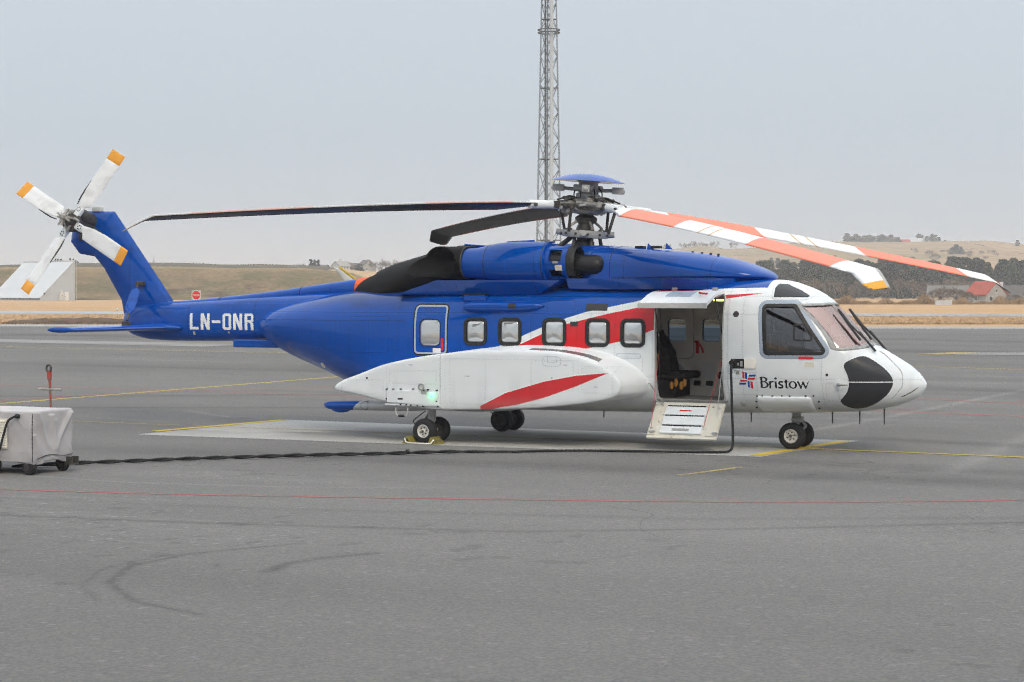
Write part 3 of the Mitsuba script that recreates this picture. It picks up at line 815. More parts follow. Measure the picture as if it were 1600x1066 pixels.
# ------------------------------------------------------------------ sponsons
SPON = np.array([(-1.78, .94), (-1.70, 1.02), (-1.25, 1.20), (-.69, 1.39), (.39, 1.58), (1.1, 1.645), (1.74, 1.66), (2.4, 1.645), (2.93, 1.58), (3.36, 1.44), (3.62, 1.28), (3.755, 1.10), (3.70, .95), (3.45, .85), (2.93, .76), (1.98, .665), (1.0, .62), (.39, .60), (-.2, .64), (-.69, .71), (-1.3, .83), (-1.70, .90)])
_s = np.r_[0, np.cumsum(np.linalg.norm(np.diff(np.vstack([SPON, SPON[:1]]), axis=0), axis=1))]
SPON_POLY = sg.Polygon(PchipInterpolator(_s, np.vstack([SPON, SPON[:1]]))(np.linspace(0, _s[-1], 140, endpoint=False)))
SP_LOW = [(1.17, .60), (1.55, .68), (1.85, .73), (2.35, .86), (2.94, 1.065), (3.52, 1.30), (3.6, 1.30)]
SP_TOP = [(1.15, .69), (1.63, .925), (2.35, 1.135), (2.94, 1.245), (3.52, 1.302), (3.6, 1.30)]


def sponson_color(p, n, uv):
    x, z = p.x, p.z
    red = (z < line(x, SP_TOP)) & (z > line(x, SP_LOW)) & (x > 1.15) & (x < 3.52) & (n.z < 0.75) & (dr.abs(p.y) > 1.6)
    c = dr.select(red, mi.Color3f(*RED), mi.Color3f(*WHITE))
    seam = dr.select(dr.abs(x - .375) < .005, 0.5, 1.0)
    for s in (-.69, .47, 2.98):
        d = dr.abs(x - s)
        seam = dr.select((d < 0.005) & (dr.abs(z * 18 - dr.floor(z * 18) - 0.5) < 0.17) & (z > .72), 0.72, seam)
    for x0, x1, z0, z1 in ((-.62, .30, 1.04, 1.28), (.55, 1.25, .72, 1.5), (2.1, 2.9, 1.0, 1.5), (3.05, 3.6, .95, 1.4), (-1.6, -.75, .85, 1.1)):
        ex = dr.maximum(dr.abs(x - (x0 + x1) / 2) - (x1 - x0) / 2, dr.abs(z - (z0 + z1) / 2) - (z1 - z0) / 2)
        seam = dr.select(dr.abs(ex) < .003, .80, dr.select((dr.abs(ex + .02) < .005) & (dr.abs((x + z) * 17 - dr.floor((x + z) * 17) - .5) < .17), .76, seam))
    for x0, z0, w in ((.9, 1.2, .05), (2.75, 1.42, .035), (-.2, 1.38, .04), (3.3, 1.06, .03)):
        seam = dr.select((dr.abs(x - x0) < w) & (dr.abs(z - z0) < .012) & (dr.abs(x * 90 - dr.floor(x * 90) - .5) < .32), .55, seam)
    seam *= 1 - .06 * STEP(.60, .78, N(x * 8.0, 5.0, z * .7)) * STEP(1.5, .8, z)
    for s in (.71, 1.5):
        d = dr.abs(z - s)
        seam = dr.select((d < 0.005) & (dr.abs(x * 18 - dr.floor(x * 18) - 0.5) < 0.17) & (x > .47) & (x < 2.98), 0.72, seam)
    bars = dr.abs(x * 40 - dr.floor(x * 40) - .5) < .3
    grille = (n.z > .3) & (x > 1.75) & (x < 3.30) & (dr.abs(p.y) < 1.80) & (dr.abs(p.y) > 1.63) & (z > 1.35) & (x > 2.0)
    c = dr.select(grille, dr.select(bars, mi.Color3f(0.07, 0.068, 0.066), mi.Color3f(0.20, 0.19, 0.19)), c)
    dirt = STEP(.95, .6, z) * FBM(x * 2, p.y * 2, z * 4, 3)
    return MIX(c * seam * (0.94 + 0.1 * FBM(x * 1.5, p.y, z * 4, 4)), (0.3, 0.28, 0.25), dr.clip(dirt * 0.5, 0, 0.5))


matt('m_sponson', mikit.proc(sponson_color), 0.32, 0.45, bump=(wavy, 0.005, 0.01), clearcoat=0.5)


def sponson():
    P, tri, h, nb = pillow(SPON_POLY, .05, .06, .05)
    V = np.column_stack([P[:, 0], -1.88 - h, P[:, 1]])
    rim = V[:nb].copy()
    loops = []
    front = np.clip((rim[:, 0] - 2.3) / 1.4, 0, 1) ** 1.5
    top = np.clip((rim[:, 2] - 1.12) / .35, 0, 1)
    for y, df, du in ((-1.83, .004, .004), (-1.70, .07, .025), (-1.55, .13, .045), (-1.35, .175, .06), (-1.15, .19, .07), (-.95, .19, .07)):
        q = rim.copy()
        q[:, 1] = y
        q[:, 0] += df * front
        q[:, 2] += du * top * np.clip((rim[:, 0] - .2) / 1.5, 0, 1)
        loops.append(q)
    n = len(V)
    V2 = np.vstack([V] + loops + [loops[-1].mean(0)])
    j = np.arange(nb)
    k = (j + 1) % nb
    f = [tri]
    starts = [0] + [n + i * nb for i in range(len(loops))]
    for a, b in zip(starts[:-1], starts[1:]):
        f += [np.stack([a + j, b + j, b + k], 1), np.stack([a + j, b + k, a + k], 1)]
    f.append(np.stack([starts[-1] + j, j * 0 + len(V2) - 1, starts[-1] + k], 1))
    m = trimesh.Trimesh(V2, np.vstack(f), process=True)
    m.remove_unreferenced_vertices()
    trimesh.repair.fix_normals(m)
    return m


SPM = sponson()
SP = put('sponson', SPM, 'm_sponson', HELI, 38, label='white sponson with a red flash over the main wheels')
put('sponson', mirror(SPM), 'm_sponson', HELI, 55)


def sp_plate(poly, h, m, name, parent, y=-1.93, c=.0):
    return put(name, prism_y(poly, y - h, y + .01), m, parent)


GP = sp_plate(rounded([(-0.654, 0.911), (-0.119, 0.923), (0.033, 0.904), (0.359, 0.911), (0.359, 0.678), (-0.654, 0.719)], .015), .04, 'm_white', 'gear_bay_panel', SP)
sp_plate(rect(-.70, .385, .665, .69), .028, 'm_white', 'panel_flange', SP)
FAST = [(-0.667, 0.944), (-0.539, 0.947), (-0.385, 0.951), (-0.144, 0.956), (0.071, 0.938), (0.146, 0.951), (0.322, 0.944), (-0.667, 0.775), (0.322, 0.755), (-0.386, 0.681), (-0.271, 0.684), (-0.182, 0.675), (-0.056, 0.667), (0.058, 0.659), (0.347, 0.666)]
for x, z in FAST:
    put('fastener', prism_y(disc(x, z, .013), -1.977, -1.93), 'm_black', SP)
sp_plate(rect(.02, .13, .87, .935), .043, 'm_greymetal', 'data_plate', SP)
sp_plate(rect(-.44, -.34, .765, .795), .043, 'm_darkmetal', 'data_plate', SP)
sp_plate([disc(2.50, 1.20, .012), disc(-1.08, 1.13, .02)], .004, 'm_darkmetal', 'drain_hole', SP)
sp_plate(ring(rect(2.33, 2.66, 1.40, 1.56, .06), .004, .003), .002, 'm_greytrim', 'hatch_outline', SP)
sp_plate(ring(rect(2.42, 2.58, 1.46, 1.56, .01), .004, .003), .003, 'm_greytrim', 'hatch_outline', SP)
tie = lathe([(0, .0)], (0, 0, 0), (0, 0, 1)) if False else tube([(.02 + .05 * math.cos(q), -1.965, 1.0 + .05 * math.sin(q)) for q in np.linspace(0, 6.2832, 17)], .012, 8)
put('tie_down_ring', cat(tie, ellipsoid((.04, -1.94, .945), (.035, .04, .03), 2)), 'm_metal', SP)
scene['nav_glow'] = {'type': 'diffuse', 'reflectance': rgb(.1, .6, .3)}
nv = put('navigation_light', ellipsoid((.235, -1.985, .862), (.035, .02, .024), 2), 'nav_glow', SP, True, label='lit green navigation light')
scene[nv]['emitter'] = {'type': 'area', 'radiance': rgb(.15, 7.5, 1.6)}
put('light_base', box(.17, .30, -1.965, -1.93, .83, .895, .012), 'm_white', SP)
fs = put('foot_step', tube(smooth_path([(-.52, -1.86, .67), (-.53, -1.88, .58), (-.50, -1.88, .49), (-.46, -1.88, .475), (-.36, -1.88, .475), (-.32, -1.88, .49), (-.29, -1.88, .58), (-.30, -1.86, .67)], 4), .014, 8), 'm_lightgrey', SP, 40)
put('step_grip', rod((-.47, -1.88, .475), (-.35, -1.88, .475), .02), 'm_black', SP)
# ventral fairing under the rear ramp
vf = Loft([[-2.80, .50, .535, .57, .02, 2, 2], [-2.7, .46, .53, .60, .09, 2, 2], [-2.3, .45, .54, .62, .14, 2, 2], [-1.6, .455, .55, .64, .16, 2, 2], [-.9, .47, .58, .70, .16, 2, 2], [-.4, .52, .6, .72, .12, 2, 2]], 50, 40, y0=-.5)
matt('m_ventral', mikit.proc(lambda p, n, uv: dr.select(p.x < -2.08 + .09 * dr.sin((p.z - .53) * 12), mi.Color3f(*BLUE), mi.Color3f(0.62, 0.62, 0.61)) * (0.9 + 0.2 * FBM(p.x * 3, p.y * 3, p.z * 3, 3))), 0.35)
VF = put('tail_bumper', vf.solid(0), 'm_ventral', HELI, 40, label='blue-tipped white fairing under the rear fuselage')
put('antenna_blister', ellipsoid((-2.45, -.5, .46), (.20, .07, .06), 3), 'm_blue', VF, True)
put('access_cover', vf.patch(ring(disc(-1.86, .55, .08), .004, .004), .003, -.005), 'm_darkmetal', VF)
ramp = Loft([[-1.6, .70, .72, .74, .1, 2, 2], [-1.3, .56, .64, .80, .6, 2.5, 2.5], [-.6, .50, .62, .8, .9, 3, 3], [0.4, .49, .6, .8, 1.0, 3, 3], [1.0, .52, .6, .8, .9, 3, 3]], 40, 48)
put('belly_fairing', ramp.solid(0), 'm_sponson', HELI, 40)

# ------------------------------------------------------------------ landing gear
matt('m_rimwhite', mikit.proc(lambda p, n, uv: MIX((.66, .64, .60), (.22, .19, .16), STEP(.5, .75, FBM(p.x * 25, p.y * 25, p.z * 25, 3)))), .5)


def wheel(name, x, y, r, w, out, label=None):
    k = put(name, lathe_ring([(-w * .5, r * .55), (-w * .5, r * .70), (-w * .46, r * .86), (-w * .34, r * .955), (-w * .15, r * .995), (0, r), (w * .15, r * .995), (w * .34, r * .955), (w * .46, r * .86), (w * .5, r * .70), (w * .5, r * .55), (w * .4, r * .50), (-w * .4, r * .50)], (x, y, r * .985), (0, 1, 0), 44), 'm_rubber', HELI, 40, label=label)
    o = -1 if out < 0 else 1
    put('rim', lathe([(-w * .42, r * .3), (-w * .42, r * .53), (w * .45, r * .53), (w * .50, r * .50), (w * .46, r * .44), (w * .30, r * .40), (w * .26, r * .2), (w * .42, r * .16), (w * .5, r * .10), (w * .5, .002)], (x, y, r * .985), (0, o, 0), 36), 'm_rimwhite' if y < 0 and out < 0 else 'm_darkmetal', k, 30)
    put('hub_cap', lathe([(0, r * .11), (w * .56, r * .10), (w * .6, .002)], (x, y, r * .985), (0, o, 0), 20), 'm_darkmetal', k, 40)
    put('wheel_bolt', cat(*[lathe([(0, .012), (.02, .012)], (x + r * .28 * math.cos(q), y + o * w * .29, r * .985 + r * .28 * math.sin(q)), (0, o, 0), 8) for q in np.arange(6) * 1.0472 + .3]), 'm_darkmetal', k, kind='stuff')
    return k


for s in (-1, 1):
    yc = s * 1.562
    for q in (-1, 1):
        wheel('main_wheel', .02, yc + q * .255, .222, .17, q)
    gear = put('main_gear_leg', cat(rod((.02, yc, .22), (.02, yc, .62), .052, 16), rod((.02, yc - .25, .218), (.02, yc + .25, .218), .032, 12)), 'm_lightgrey', HELI)
    put('oleo', rod((.02, yc, .38), (.02, yc, .66), .075, 16), 'm_greymetal', gear)
    put('torque_link', cat(box(-.13, -.03, yc - .05, yc + .05, .33, .38, .01), rod((-.03, yc, .24), (-.13, yc, .36), .02), rod((-.13, yc, .36), (-.04, yc, .52), .02)), 'm_darkmetal', gear)
    put('brake_hose', tube(smooth_path([(-.05, yc - .1, .56), (-.17, yc - .15, .46), (-.24, yc - .2, .38), (-.14, yc - .2, .30)]), .01, 6), 'm_black', gear)
for q in (-1, 1):
    wheel('nose_wheel', 6.19, q * .26, .228, .16, q)
gear = put('nose_gear_leg', cat(rod((6.19, 0, .22), (6.19, 0, .72), .05, 16), rod((6.19, -.24, .225), (6.19, .24, .225), .03, 12)), 'm_lightgrey', HELI)
put('oleo', rod((6.19, 0, .43), (6.19, 0, .72), .075, 16), 'm_greymetal', gear)
put('torque_link', cat(rod((6.24, 0, .27), (6.36, 0, .38), .022), rod((6.36, 0, .38), (6.24, 0, .52), .022)), 'm_greymetal', gear)
put('steering_collar', box(6.12, 6.30, -.09, .09, .44, .54, .02), 'm_metal', gear)

# ------------------------------------------------------------------ engines, exhausts, cowlings
matt('m_exhaust', mikit.proc(lambda p, n, uv: MIX((0.004, 0.004, 0.004), (0.02, 0.018, 0.016), FBM(p.x * 6, p.y * 6, p.z * 6, 3))), 0.7, 0.2)
NAC = [(.31, .20), (.32, .265), (.55, .275), (.72, .305), (.86, .34), (1.05, .366), (1.3, .378), (1.7, .376), (1.92, .368), (1.955, .36), (1.965, .305)]
for s in (-1, 1):
    yy = s * .78
    body = lathe(NAC, (0, yy, 3.16), (1, 0, 0), 56)
    E = put('engine_cowling', body, 'm_blue', HELI, 35, label='blue engine nacelle beside the rotor mast' if s < 0 else None)
    sleeve = to_manifold(lathe([(1.9, .30), (2.37, .298)], (0, yy, 3.16), (1, 0, 0), 48)) - to_manifold(lathe([(1.8, .235), (2.6, .235)], (0, yy, 3.16), (1, 0, 0), 48))
    for a in np.arange(5) * 72 + 10:
        slot = m3.Manifold.cube([.24, .40, .22]).translate([2.04, .1, -.11]).rotate([a, 0, 0]).translate([0, yy, 3.16])
        sleeve -= slot
    put('intake_sleeve', sleeve, 'm_blue', E, 35)
    put('intake_core', lathe([(1.9, .22), (2.4, .20)], (0, yy, 3.16), (1, 0, 0), 32), 'm_black', E, 35)
    put('intake_lip', lathe([(2.36, .225), (2.36, .29), (2.40, .302), (2.47, .30), (2.515, .275), (2.50, .24), (2.42, .21)], (0, yy, 3.16), (1, 0, 0), 48), 'm_seal', E, 50)
    put('intake_plug', lathe([(2.38, .17), (2.78, .172), (2.86, .162), (2.92, .135), (2.96, .09), (2.975, .03), (2.977, .001)], (0, yy, 3.125), (1, 0, 0), 40), 'm_black', E, 50)
    put('intake_label', (to_manifold(lathe([(2.17, .305), (2.30, .305)], (0, yy, 3.16), (1, 0, 0), 48)) - to_manifold(lathe([(2.1, .2975), (2.4, .2975)], (0, yy, 3.16), (1, 0, 0), 48))) ^ (prism_y(rect(2.16, 2.31, 3.02, 3.12), -3, -.9) if s < 0 else prism_y(rect(2.16, 2.31, 3.02, 3.12), .9, 3)), 'm_stair', E)
    put('drain_mast', cat(box(2.14, 2.24, s * 1.10 - .03, s * 1.10 + .03, 3.14, 3.18, .01)), 'm_metal', E)
    for x in (.86, 1.72):
        put('cowl_latch', ellipsoid((x, s * .80, 2.805), (.12, .10, .045), 2), 'm_blue', E, True)
    put('cowl_joint', cat(*[tube([(x, yy + r * math.cos(q), 3.16 + r * math.sin(q)) for q in np.linspace(0, 6.2832, 40)], .006, 6) for x, r in ((.80, .327), (1.93, .368))]), 'm_seal', E)
    # exhaust: a tube cut obliquely so that it opens outwards and to the rear
    out = to_manifold(lathe([(0, .285), (1.3, .30)], (.34, yy, 3.165), (-1, 0, .03), 56))
    inn = to_manifold(lathe([(.02, .262), (1.4, .277)], (.34, yy, 3.165), (-1, 0, .03), 56))
    n = np.array([.52, -s * .85, 0])
    n /= np.linalg.norm(n)
    p0 = np.array([.30, s * 1.085, 0])
    pipe = (out - inn).trim_by_plane(n.tolist(), float(n @ p0))
    X = put('exhaust_duct', pipe, 'm_exhaust', HELI, 40, label='black oblique exhaust mouth of the near engine' if s < 0 else None)
    put('exhaust_core', lathe([(0, .258), (.02, .258)], (.30, yy, 3.165), (-1, 0, .03), 40), 'm_exhaust', X, 40)
    put('clamp_band', tube([(.33, yy + .287 * math.cos(q), 3.165 + .287 * math.sin(q)) for q in np.linspace(0, 6.2832, 40)], .012, 6), 'm_darkmetal', X)
sootl = Loft([[-2.34, 2.50, 2.62, 2.74, .20, 2, 2], [-2.22, 2.45, 2.62, 2.86, .30, 1.9, 2], [-2.1, 2.42, 2.62, 2.93, .36, 1.9, 2], [-1.88, 2.4, 2.58, 3.04, .50, 1.8, 2], [-1.6, 2.40, 2.62, 3.15, .62, 1.8, 2], [-.9, 2.50, 2.86, 3.33, .76, 2, 2], [-.38, 2.66, 3.0, 3.46, .83, 2.1, 2.1],
              [.0, 2.78, 3.1, 3.51, .96, 2.0, 2.0], [.30, 2.84, 3.14, 3.50, 1.08, 2.1, 2.1], [.335, 2.88, 3.14, 3.45, 1.0, 2.1, 2.1]], 90, 80)
scoop = prism_y([(-2.7, 2.86), (-2.16, 2.86), (-2.0, 2.925), (-1.89, 2.95), (-1.83, 2.99), (-1.87, 3.03), (-1.93, 3.06), (-1.99, 3.4), (-2.7, 3.4)], -1.5, 1.5)
for s in (-1, 1):
    scoop += to_manifold(lathe([(-.1, .258), (1.1, .272), (1.25, .2), (1.3, .05)], (.34, s * .80, 3.165), (-1, 0, .03), 48))
put('exhaust_fairing', sootl.solid(0) - scoop, 'm_soot', HELI, 40, label='sooty black fairing behind the engines')
DK = np.array([(-1.0, 2.605), (1.80, 2.605), (2.30, 2.86), (.4, 2.86), (-.1, 2.86), (-.75, 2.68)])
for s in (-1, 1):
    lo, hi = [np.column_stack([DK[:, 0], s * (y0 + k * (DK[:, 1] - 2.605)), DK[:, 1]]) for y0, k in ((.5, 0.), (.955, .75))]
    m = skin(np.stack([lo, hi]))
    put('engine_deck_side', m, 'm_blue', HELI, 25)
cowl = Loft([[5.80, 2.86, 2.89, 2.92, .10, 2, 2], [5.77, 2.82, 2.90, 2.955, .28, 2.2, 1.3], [5.66, 2.78, 2.91, 3.02, .46, 2.3, 1.3], [5.4, 2.75, 2.915, 3.125, .62, 2.4, 1.3], [5.0, 2.72, 2.92, 3.24, .72, 2.5, 1.3], [4.4, 2.70, 2.92, 3.335, .80, 2.7, 1.5], [3.3, 2.6, 2.90, 3.425, .83, 3.2, 2],
             [2.75, 2.6, 2.88, 3.475, .81, 3.4, 3], [2.45, 2.6, 2.84, 3.48, .62, 3.2, 3], [2.1, 2.6, 2.84, 3.48, .44, 3, 3], [.2, 2.6, 2.9, 3.50, .42, 3, 3], [-.1, 2.6, 2.9, 3.44, .40, 3, 3]], 140, 80)
CW = put('gearbox_cowling', cowl.solid(0), 'm_blue', HELI, 35, label='long blue cowling in front of the rotor mast')
put('cowl_joint', cowl.shell(.003, -.01) ^ (prism_x(rect(-2, 2, 2.8, 3.6), 3.085, 3.097)), 'm_seal', CW, 40)
for x0 in (3.32, 3.62):
    put('roof_vent', box(x0, x0 + .16, -.22, -.06, 3.41, 3.455, .01), 'm_black', CW)
for x0 in (3.52, 3.86):
    put('roof_fin', cat(trimesh.convex.convex_hull(np.array([(x0, -.15, 3.40), (x0 + .13, -.15, 3.39), (x0 + .02, -.15, 3.50), (x0, -.11, 3.40), (x0 + .13, -.11, 3.39), (x0 + .02, -.11, 3.50)]))), 'm_blue', CW)
for x0 in (4.35, 4.52, 4.68, 4.82):
    put('roof_stud', ellipsoid((x0, -.1, 3.335 - .1 * (x0 - 4.4)), (.025, .025, .02), 1), 'm_black', CW)
for s in (-1, 1):
    pts = np.array([(2.35, .55), (2.35, .98), (3.2, 1.06), (4.3, 1.05), (4.95, .93), (5.28, .74), (5.3, .55)])
    up = np.column_stack([pts[:, 0], s * pts[:, 1], np.full(len(pts), 2.885)])
    lo = np.column_stack([pts[:, 0], s * (pts[:, 1] - np.array([0, .10, .10, .10, .08, .08, 0])), np.full(len(pts), 2.70)])
    m = skin(np.stack([lo, up])) if s > 0 else mirror(skin(np.stack([lo * [1, -1, 1], up * [1, -1, 1]])))
    put('cowling_ledge', m, 'm_blue', HELI, 30)
    put('rub_strip', box(3.2, 5.0, s * .84 - .1, s * .84 + .1, 2.887, 2.897), 'm_black', HELI)
    # deck rail and side pod
    put('deck_rail', cat(tube([(.15, s * .52, 3.50), (.9, s * .5, 3.44)], .02, 6), tube([(.95, s * .45, 3.44), (.97, s * .45, 3.54), (1.5, s * .45, 3.56)], .018, 6)), 'm_blue', HELI)
    pod = Loft([[.42, 2.37, 2.385, 2.40, .01, 2, 2], [.46, 2.33, 2.39, 2.46, .10, 2.2, 2.2], [.7, 2.31, 2.39, 2.49, .15, 2.2, 2.2], [1.5, 2.31, 2.40, 2.48, .15, 2.2, 2.2], [1.75, 2.33, 2.41, 2.475, .12, 2.2, 2.2], [1.98, 2.41, 2.42, 2.43, .01, 2, 2]], 50, 40, y0=s * 1.10)
    P = put('side_pod', pod.solid(0), 'm_blue', HELI, 40)
    put('pod_window', pod.patch(rect(1.36, 1.50, 2.36, 2.46), .003, -.005, s), 'm_darkpanel', P)
    put('air_scoop', box(.40, .84, s * 1.0 - .10, s * 1.0 + .10, 2.47, 2.60, .03), 'm_blue', P)
    put('scoop_mouth', box(.36, .84, s * .99 - .09, s * .99 + .09, 2.60, 2.618), 'm_black', P)

# ------------------------------------------------------------------ main rotor (its mast leans forward)
HUB, LEAN = np.array([2.321, 0, 4.168]), 0.072
RT = np.array([[math.cos(LEAN), 0, math.sin(LEAN)], [0, 1, 0], [-math.sin(LEAN), 0, math.cos(LEAN)]])


def rotor_place(m, az=0.0):
    m = m.copy()
    c, s = math.cos(az), math.sin(az)
    v = np.asarray(m.vertices) @ np.array([[c, s, 0], [-s, c, 0], [0, 0, 1]])
    m.vertices = HUB + v @ RT.T
    return m


RH = put('rotor_mast', rotor_place(cat(lathe([(-.85, .19), (-.62, .175), (-.60, .14), (-.3, .135), (-.28, .19), (-.2, .20), (-.15, .13), (-.1, .12)], (0, 0, 0), (0, 0, 1), 24))), 'm_darkmetal', HELI, 40)
put('hub', rotor_place(cat(lathe([(-.14, .16), (-.12, .33), (-.07, .36), (-.05, .22), (.05, .22), (.09, .34), (.13, .32), (.15, .15)], (0, 0, 0), (0, 0, 1), 28))), 'm_metal', RH, 40)
put('swashplate', rotor_place(cat(lathe([(-.56, .20), (-.55, .40), (-.49, .42), (-.43, .41), (-.42, .22)], (0, 0, 0), (0, 0, 1), 40), *[rotated for rotated in [rod((.36 * math.cos(q), .36 * math.sin(q), -.49), (.52 * math.cos(q), .52 * math.sin(q), -.47), .055, 10) for q in np.arange(4) * math.pi / 2 + .35]])), 'm_greymetal', RH, 40)
put('scissors', rotor_place(cat(*[rod((.14 * math.cos(q), .14 * math.sin(q), -.24), (.34 * math.cos(q), .34 * math.sin(q), -.38), .025) for q in (0.9, 2.4, 4.0, 5.5)], *[rod((.34 * math.cos(q), .34 * math.sin(q), -.38), (.26 * math.cos(q), .26 * math.sin(q), -.45), .03) for q in (0.9, 2.4, 4.0, 5.5)])), 'm_metal', RH)
put('servo', rotor_place(cat(rod((-.42, -.15, -.74), (-.2, -.1, -.54), .045), rod((.22, -.2, -.74), (.2, -.16, -.54), .035), rod((.30, .1, -.74), (.26, .06, -.54), .035), rod((-.1, -.3, -.8), (-.08, -.26, -.55), .035))), 'm_darkmetal', RH)
_r = np.random.default_rng(5)
bits = []
for k in range(44):
    q, rad, zz = _r.uniform(0, 6.283), _r.uniform(.24, .62), _r.uniform(-.13, .16)
    if k % 2:
        s3 = _r.uniform(.03, .10, 3)
        bits.append(trimesh.creation.box(s3, trimesh.transformations.translation_matrix((rad * math.cos(q), rad * math.sin(q), zz)) @ trimesh.transformations.rotation_matrix(q + _r.normal() * .3, (0, 0, 1))))
    else:
        bits.append(rod((rad * math.cos(q), rad * math.sin(q), zz), (rad * math.cos(q) + _r.uniform(-.14, .14), rad * math.sin(q) + _r.uniform(-.14, .14), zz + _r.uniform(-.08, .08)), _r.uniform(.012, .03), 8))
put('hub_fittings', rotor_place(cat(*bits[::2])), 'm_greymetal', RH, kind='stuff')
put('hub_hardware', rotor_place(cat(*bits[1::2])), 'm_metal', RH, kind='stuff')
put('swashplate_bolts', rotor_place(cat(*[lathe([(0, .022), (.03, .022)], (.36 * math.cos(q), .36 * math.sin(q), -.43), (0, 0, 1), 8) for q in np.arange(16) * .3927], *[lathe([(0, .02), (.03, .02)], (.415 * math.cos(q), .415 * math.sin(q), -.49), (math.cos(q), math.sin(q), 0), 8) for q in np.arange(12) * .5236])), 'm_darkmetal', RH, kind='stuff')
put('hub_column', rotor_place(lathe([(.12, .20), (.22, .215), (.24, .17), (.42, .175), (.44, .20), (.49, .20)], (0, 0, 0), (0, 0, 1), 24)), 'm_greymetal', RH, 40)
put('vibration_absorber', rotor_place(cat(box(-.17, .17, -.30, -.12, .27, .38, .02), box(-.17, .17, .12, .30, .27, .38, .02), *[o for q in np.arange(4) * math.pi / 2 + .33 for o in (
    rod((.15 * math.cos(q), .15 * math.sin(q), .29), (.47 * math.cos(q), .47 * math.sin(q), .31), .032),
    trimesh.creation.box((.20, .13, .12), trimesh.transformations.translation_matrix((.53 * math.cos(q), .53 * math.sin(q), .31)) @ trimesh.transformations.rotation_matrix(q, (0, 0, 1))),
    ellipsoid((.60 * math.cos(q), .60 * math.sin(q), .30), (.06, .06, .055), 2))])), 'm_greymetal', RH)
put('wiring', rotor_place(cat(*[tube(smooth_path([(.2 * math.cos(q), .2 * math.sin(q), .33), (.26 * math.cos(q), .26 * math.sin(q), .22), (.24 * math.cos(q), .24 * math.sin(q), .1)]), .012, 6) for q in (0.2, 1.2, 2.6, 3.9, 4.6, 5.6)])), 'm_black', RH)
cap = [(.40 + .0, .655), (.415, .66), (.44, .60), (.475, .50), (.515, .36), (.54, .2), (.55, .06), (.551, .001)]
put('hub_cap', rotor_place(lathe([(.455, .40), (.44, .62)] + [(h + .03, r) for h, r in cap[1:]], (0, 0, 0), (0, 0, 1), 48)), 'm_blue', RH, 40, label='shallow blue dome on top of the rotor head')

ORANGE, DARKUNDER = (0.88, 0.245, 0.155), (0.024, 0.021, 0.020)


def blade_color(p, n, uv):
    r, s = uv.x, uv.y            # s: 0 leading edge, 0 to 0.5 over the top to the trailing edge, 0.5 to 1 back underneath
    bend = 0.10 * dr.sin(s * 6.2832)
    rr = r + bend
    band = ((rr > 1.62) & (rr < 3.32)) | ((rr > 5.35) & (rr < 7.45))
    top = dr.select(band, mi.Color3f(*ORANGE), mi.Color3f(0.76, 0.77, 0.78))
    thin = (dr.abs(rr - 4.04) < .018) | (dr.abs(rr - 4.35) < .018)
    top = dr.select(thin, mi.Color3f(0.55, 0.30, 0.06), top)
    top = dr.select((r > 8.25) & (s > .10), mi.Color3f(0.76, 0.36, 0.03), top)
    top = dr.select((r > 7.98) & (s < .20), mi.Color3f(0.42, 0.41, 0.39), top)
    top *= 0.95 + 0.08 * FBM(p.x * 3, p.y * 3, p.z * 3, 3)
    top = dr.select(s < .09, mi.Color3f(.40, .38, .35), top)
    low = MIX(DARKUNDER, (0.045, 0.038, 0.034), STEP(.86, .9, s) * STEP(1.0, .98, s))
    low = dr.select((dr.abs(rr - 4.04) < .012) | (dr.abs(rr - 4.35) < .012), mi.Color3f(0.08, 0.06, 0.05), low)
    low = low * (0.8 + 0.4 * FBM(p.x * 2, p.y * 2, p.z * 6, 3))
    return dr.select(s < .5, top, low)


matt('m_blade', mikit.proc(blade_color), 0.4, 0.4)
AF = np.array([(0, 0), (.012, .022), (.05, .043), (.12, .057), (.25, .062), (.42, .054), (.62, .037), (.82, .017), (1, .002)])
AFX = np.r_[AF[:, 0], AF[::-1][1:-1, 0]]
AFZ = np.r_[AF[:, 1], -.72 * AF[::-1][1:-1, 1]]
AFS = np.r_[np.linspace(0, .499, len(AF)), np.linspace(.52, .97, len(AF) - 2)]


def blade(az, drop, pitch, lag=0.0):
    r = np.unique(np.r_[np.linspace(1.02, 7.8, 34), np.linspace(7.8, 8.38, 18), [8.30, 8.33, 8.355]])
    tip = np.clip((r - 7.98) / .40, 0, 1)
    chord = .485 * np.interp(r, [1.02, 1.42, 1.55, 7.9, 8.05, 8.28, 8.34, 8.38], [.36, .78, 1.0, 1.0, 1.03, .88, .78, .6])
    sweep = -.11 * tip ** 1.2
    rot = np.radians(pitch - 8.0 * (r - 5) / 8)
    z = -drop * (np.clip(r - .5, 0, 9) / 8.085) ** 1.3 - .165 * tip ** 1.2
    lead = .25 * .485 + sweep
    lead = np.where(r < 1.55, np.interp(r, [1.02, 1.55], [.07, .121]), lead)
    th = np.interp(r, [1.02, 1.5, 7.7, 8.38], [2.4, 1.35, 1.05, .6])
    cx = lead[:, None] - AFX[None] * chord[:, None]
    cz = AFZ[None] * chord[:, None] * th[:, None]
    y = cx * np.cos(rot)[:, None] - cz * np.sin(rot)[:, None]
    zz = cx * np.sin(rot)[:, None] + cz * np.cos(rot)[:, None] + z[:, None]
    v = np.stack([np.broadcast_to(r[:, None], y.shape), y, zz], -1)
    m = skin(v, True)
    uv = np.vstack([np.stack([np.broadcast_to(r[:, None], y.shape), np.broadcast_to(AFS[None], y.shape)], -1).reshape(-1, 2), [[1.02, .7]], [[8.38, .2]]])
    return rotor_place(m, az), uv


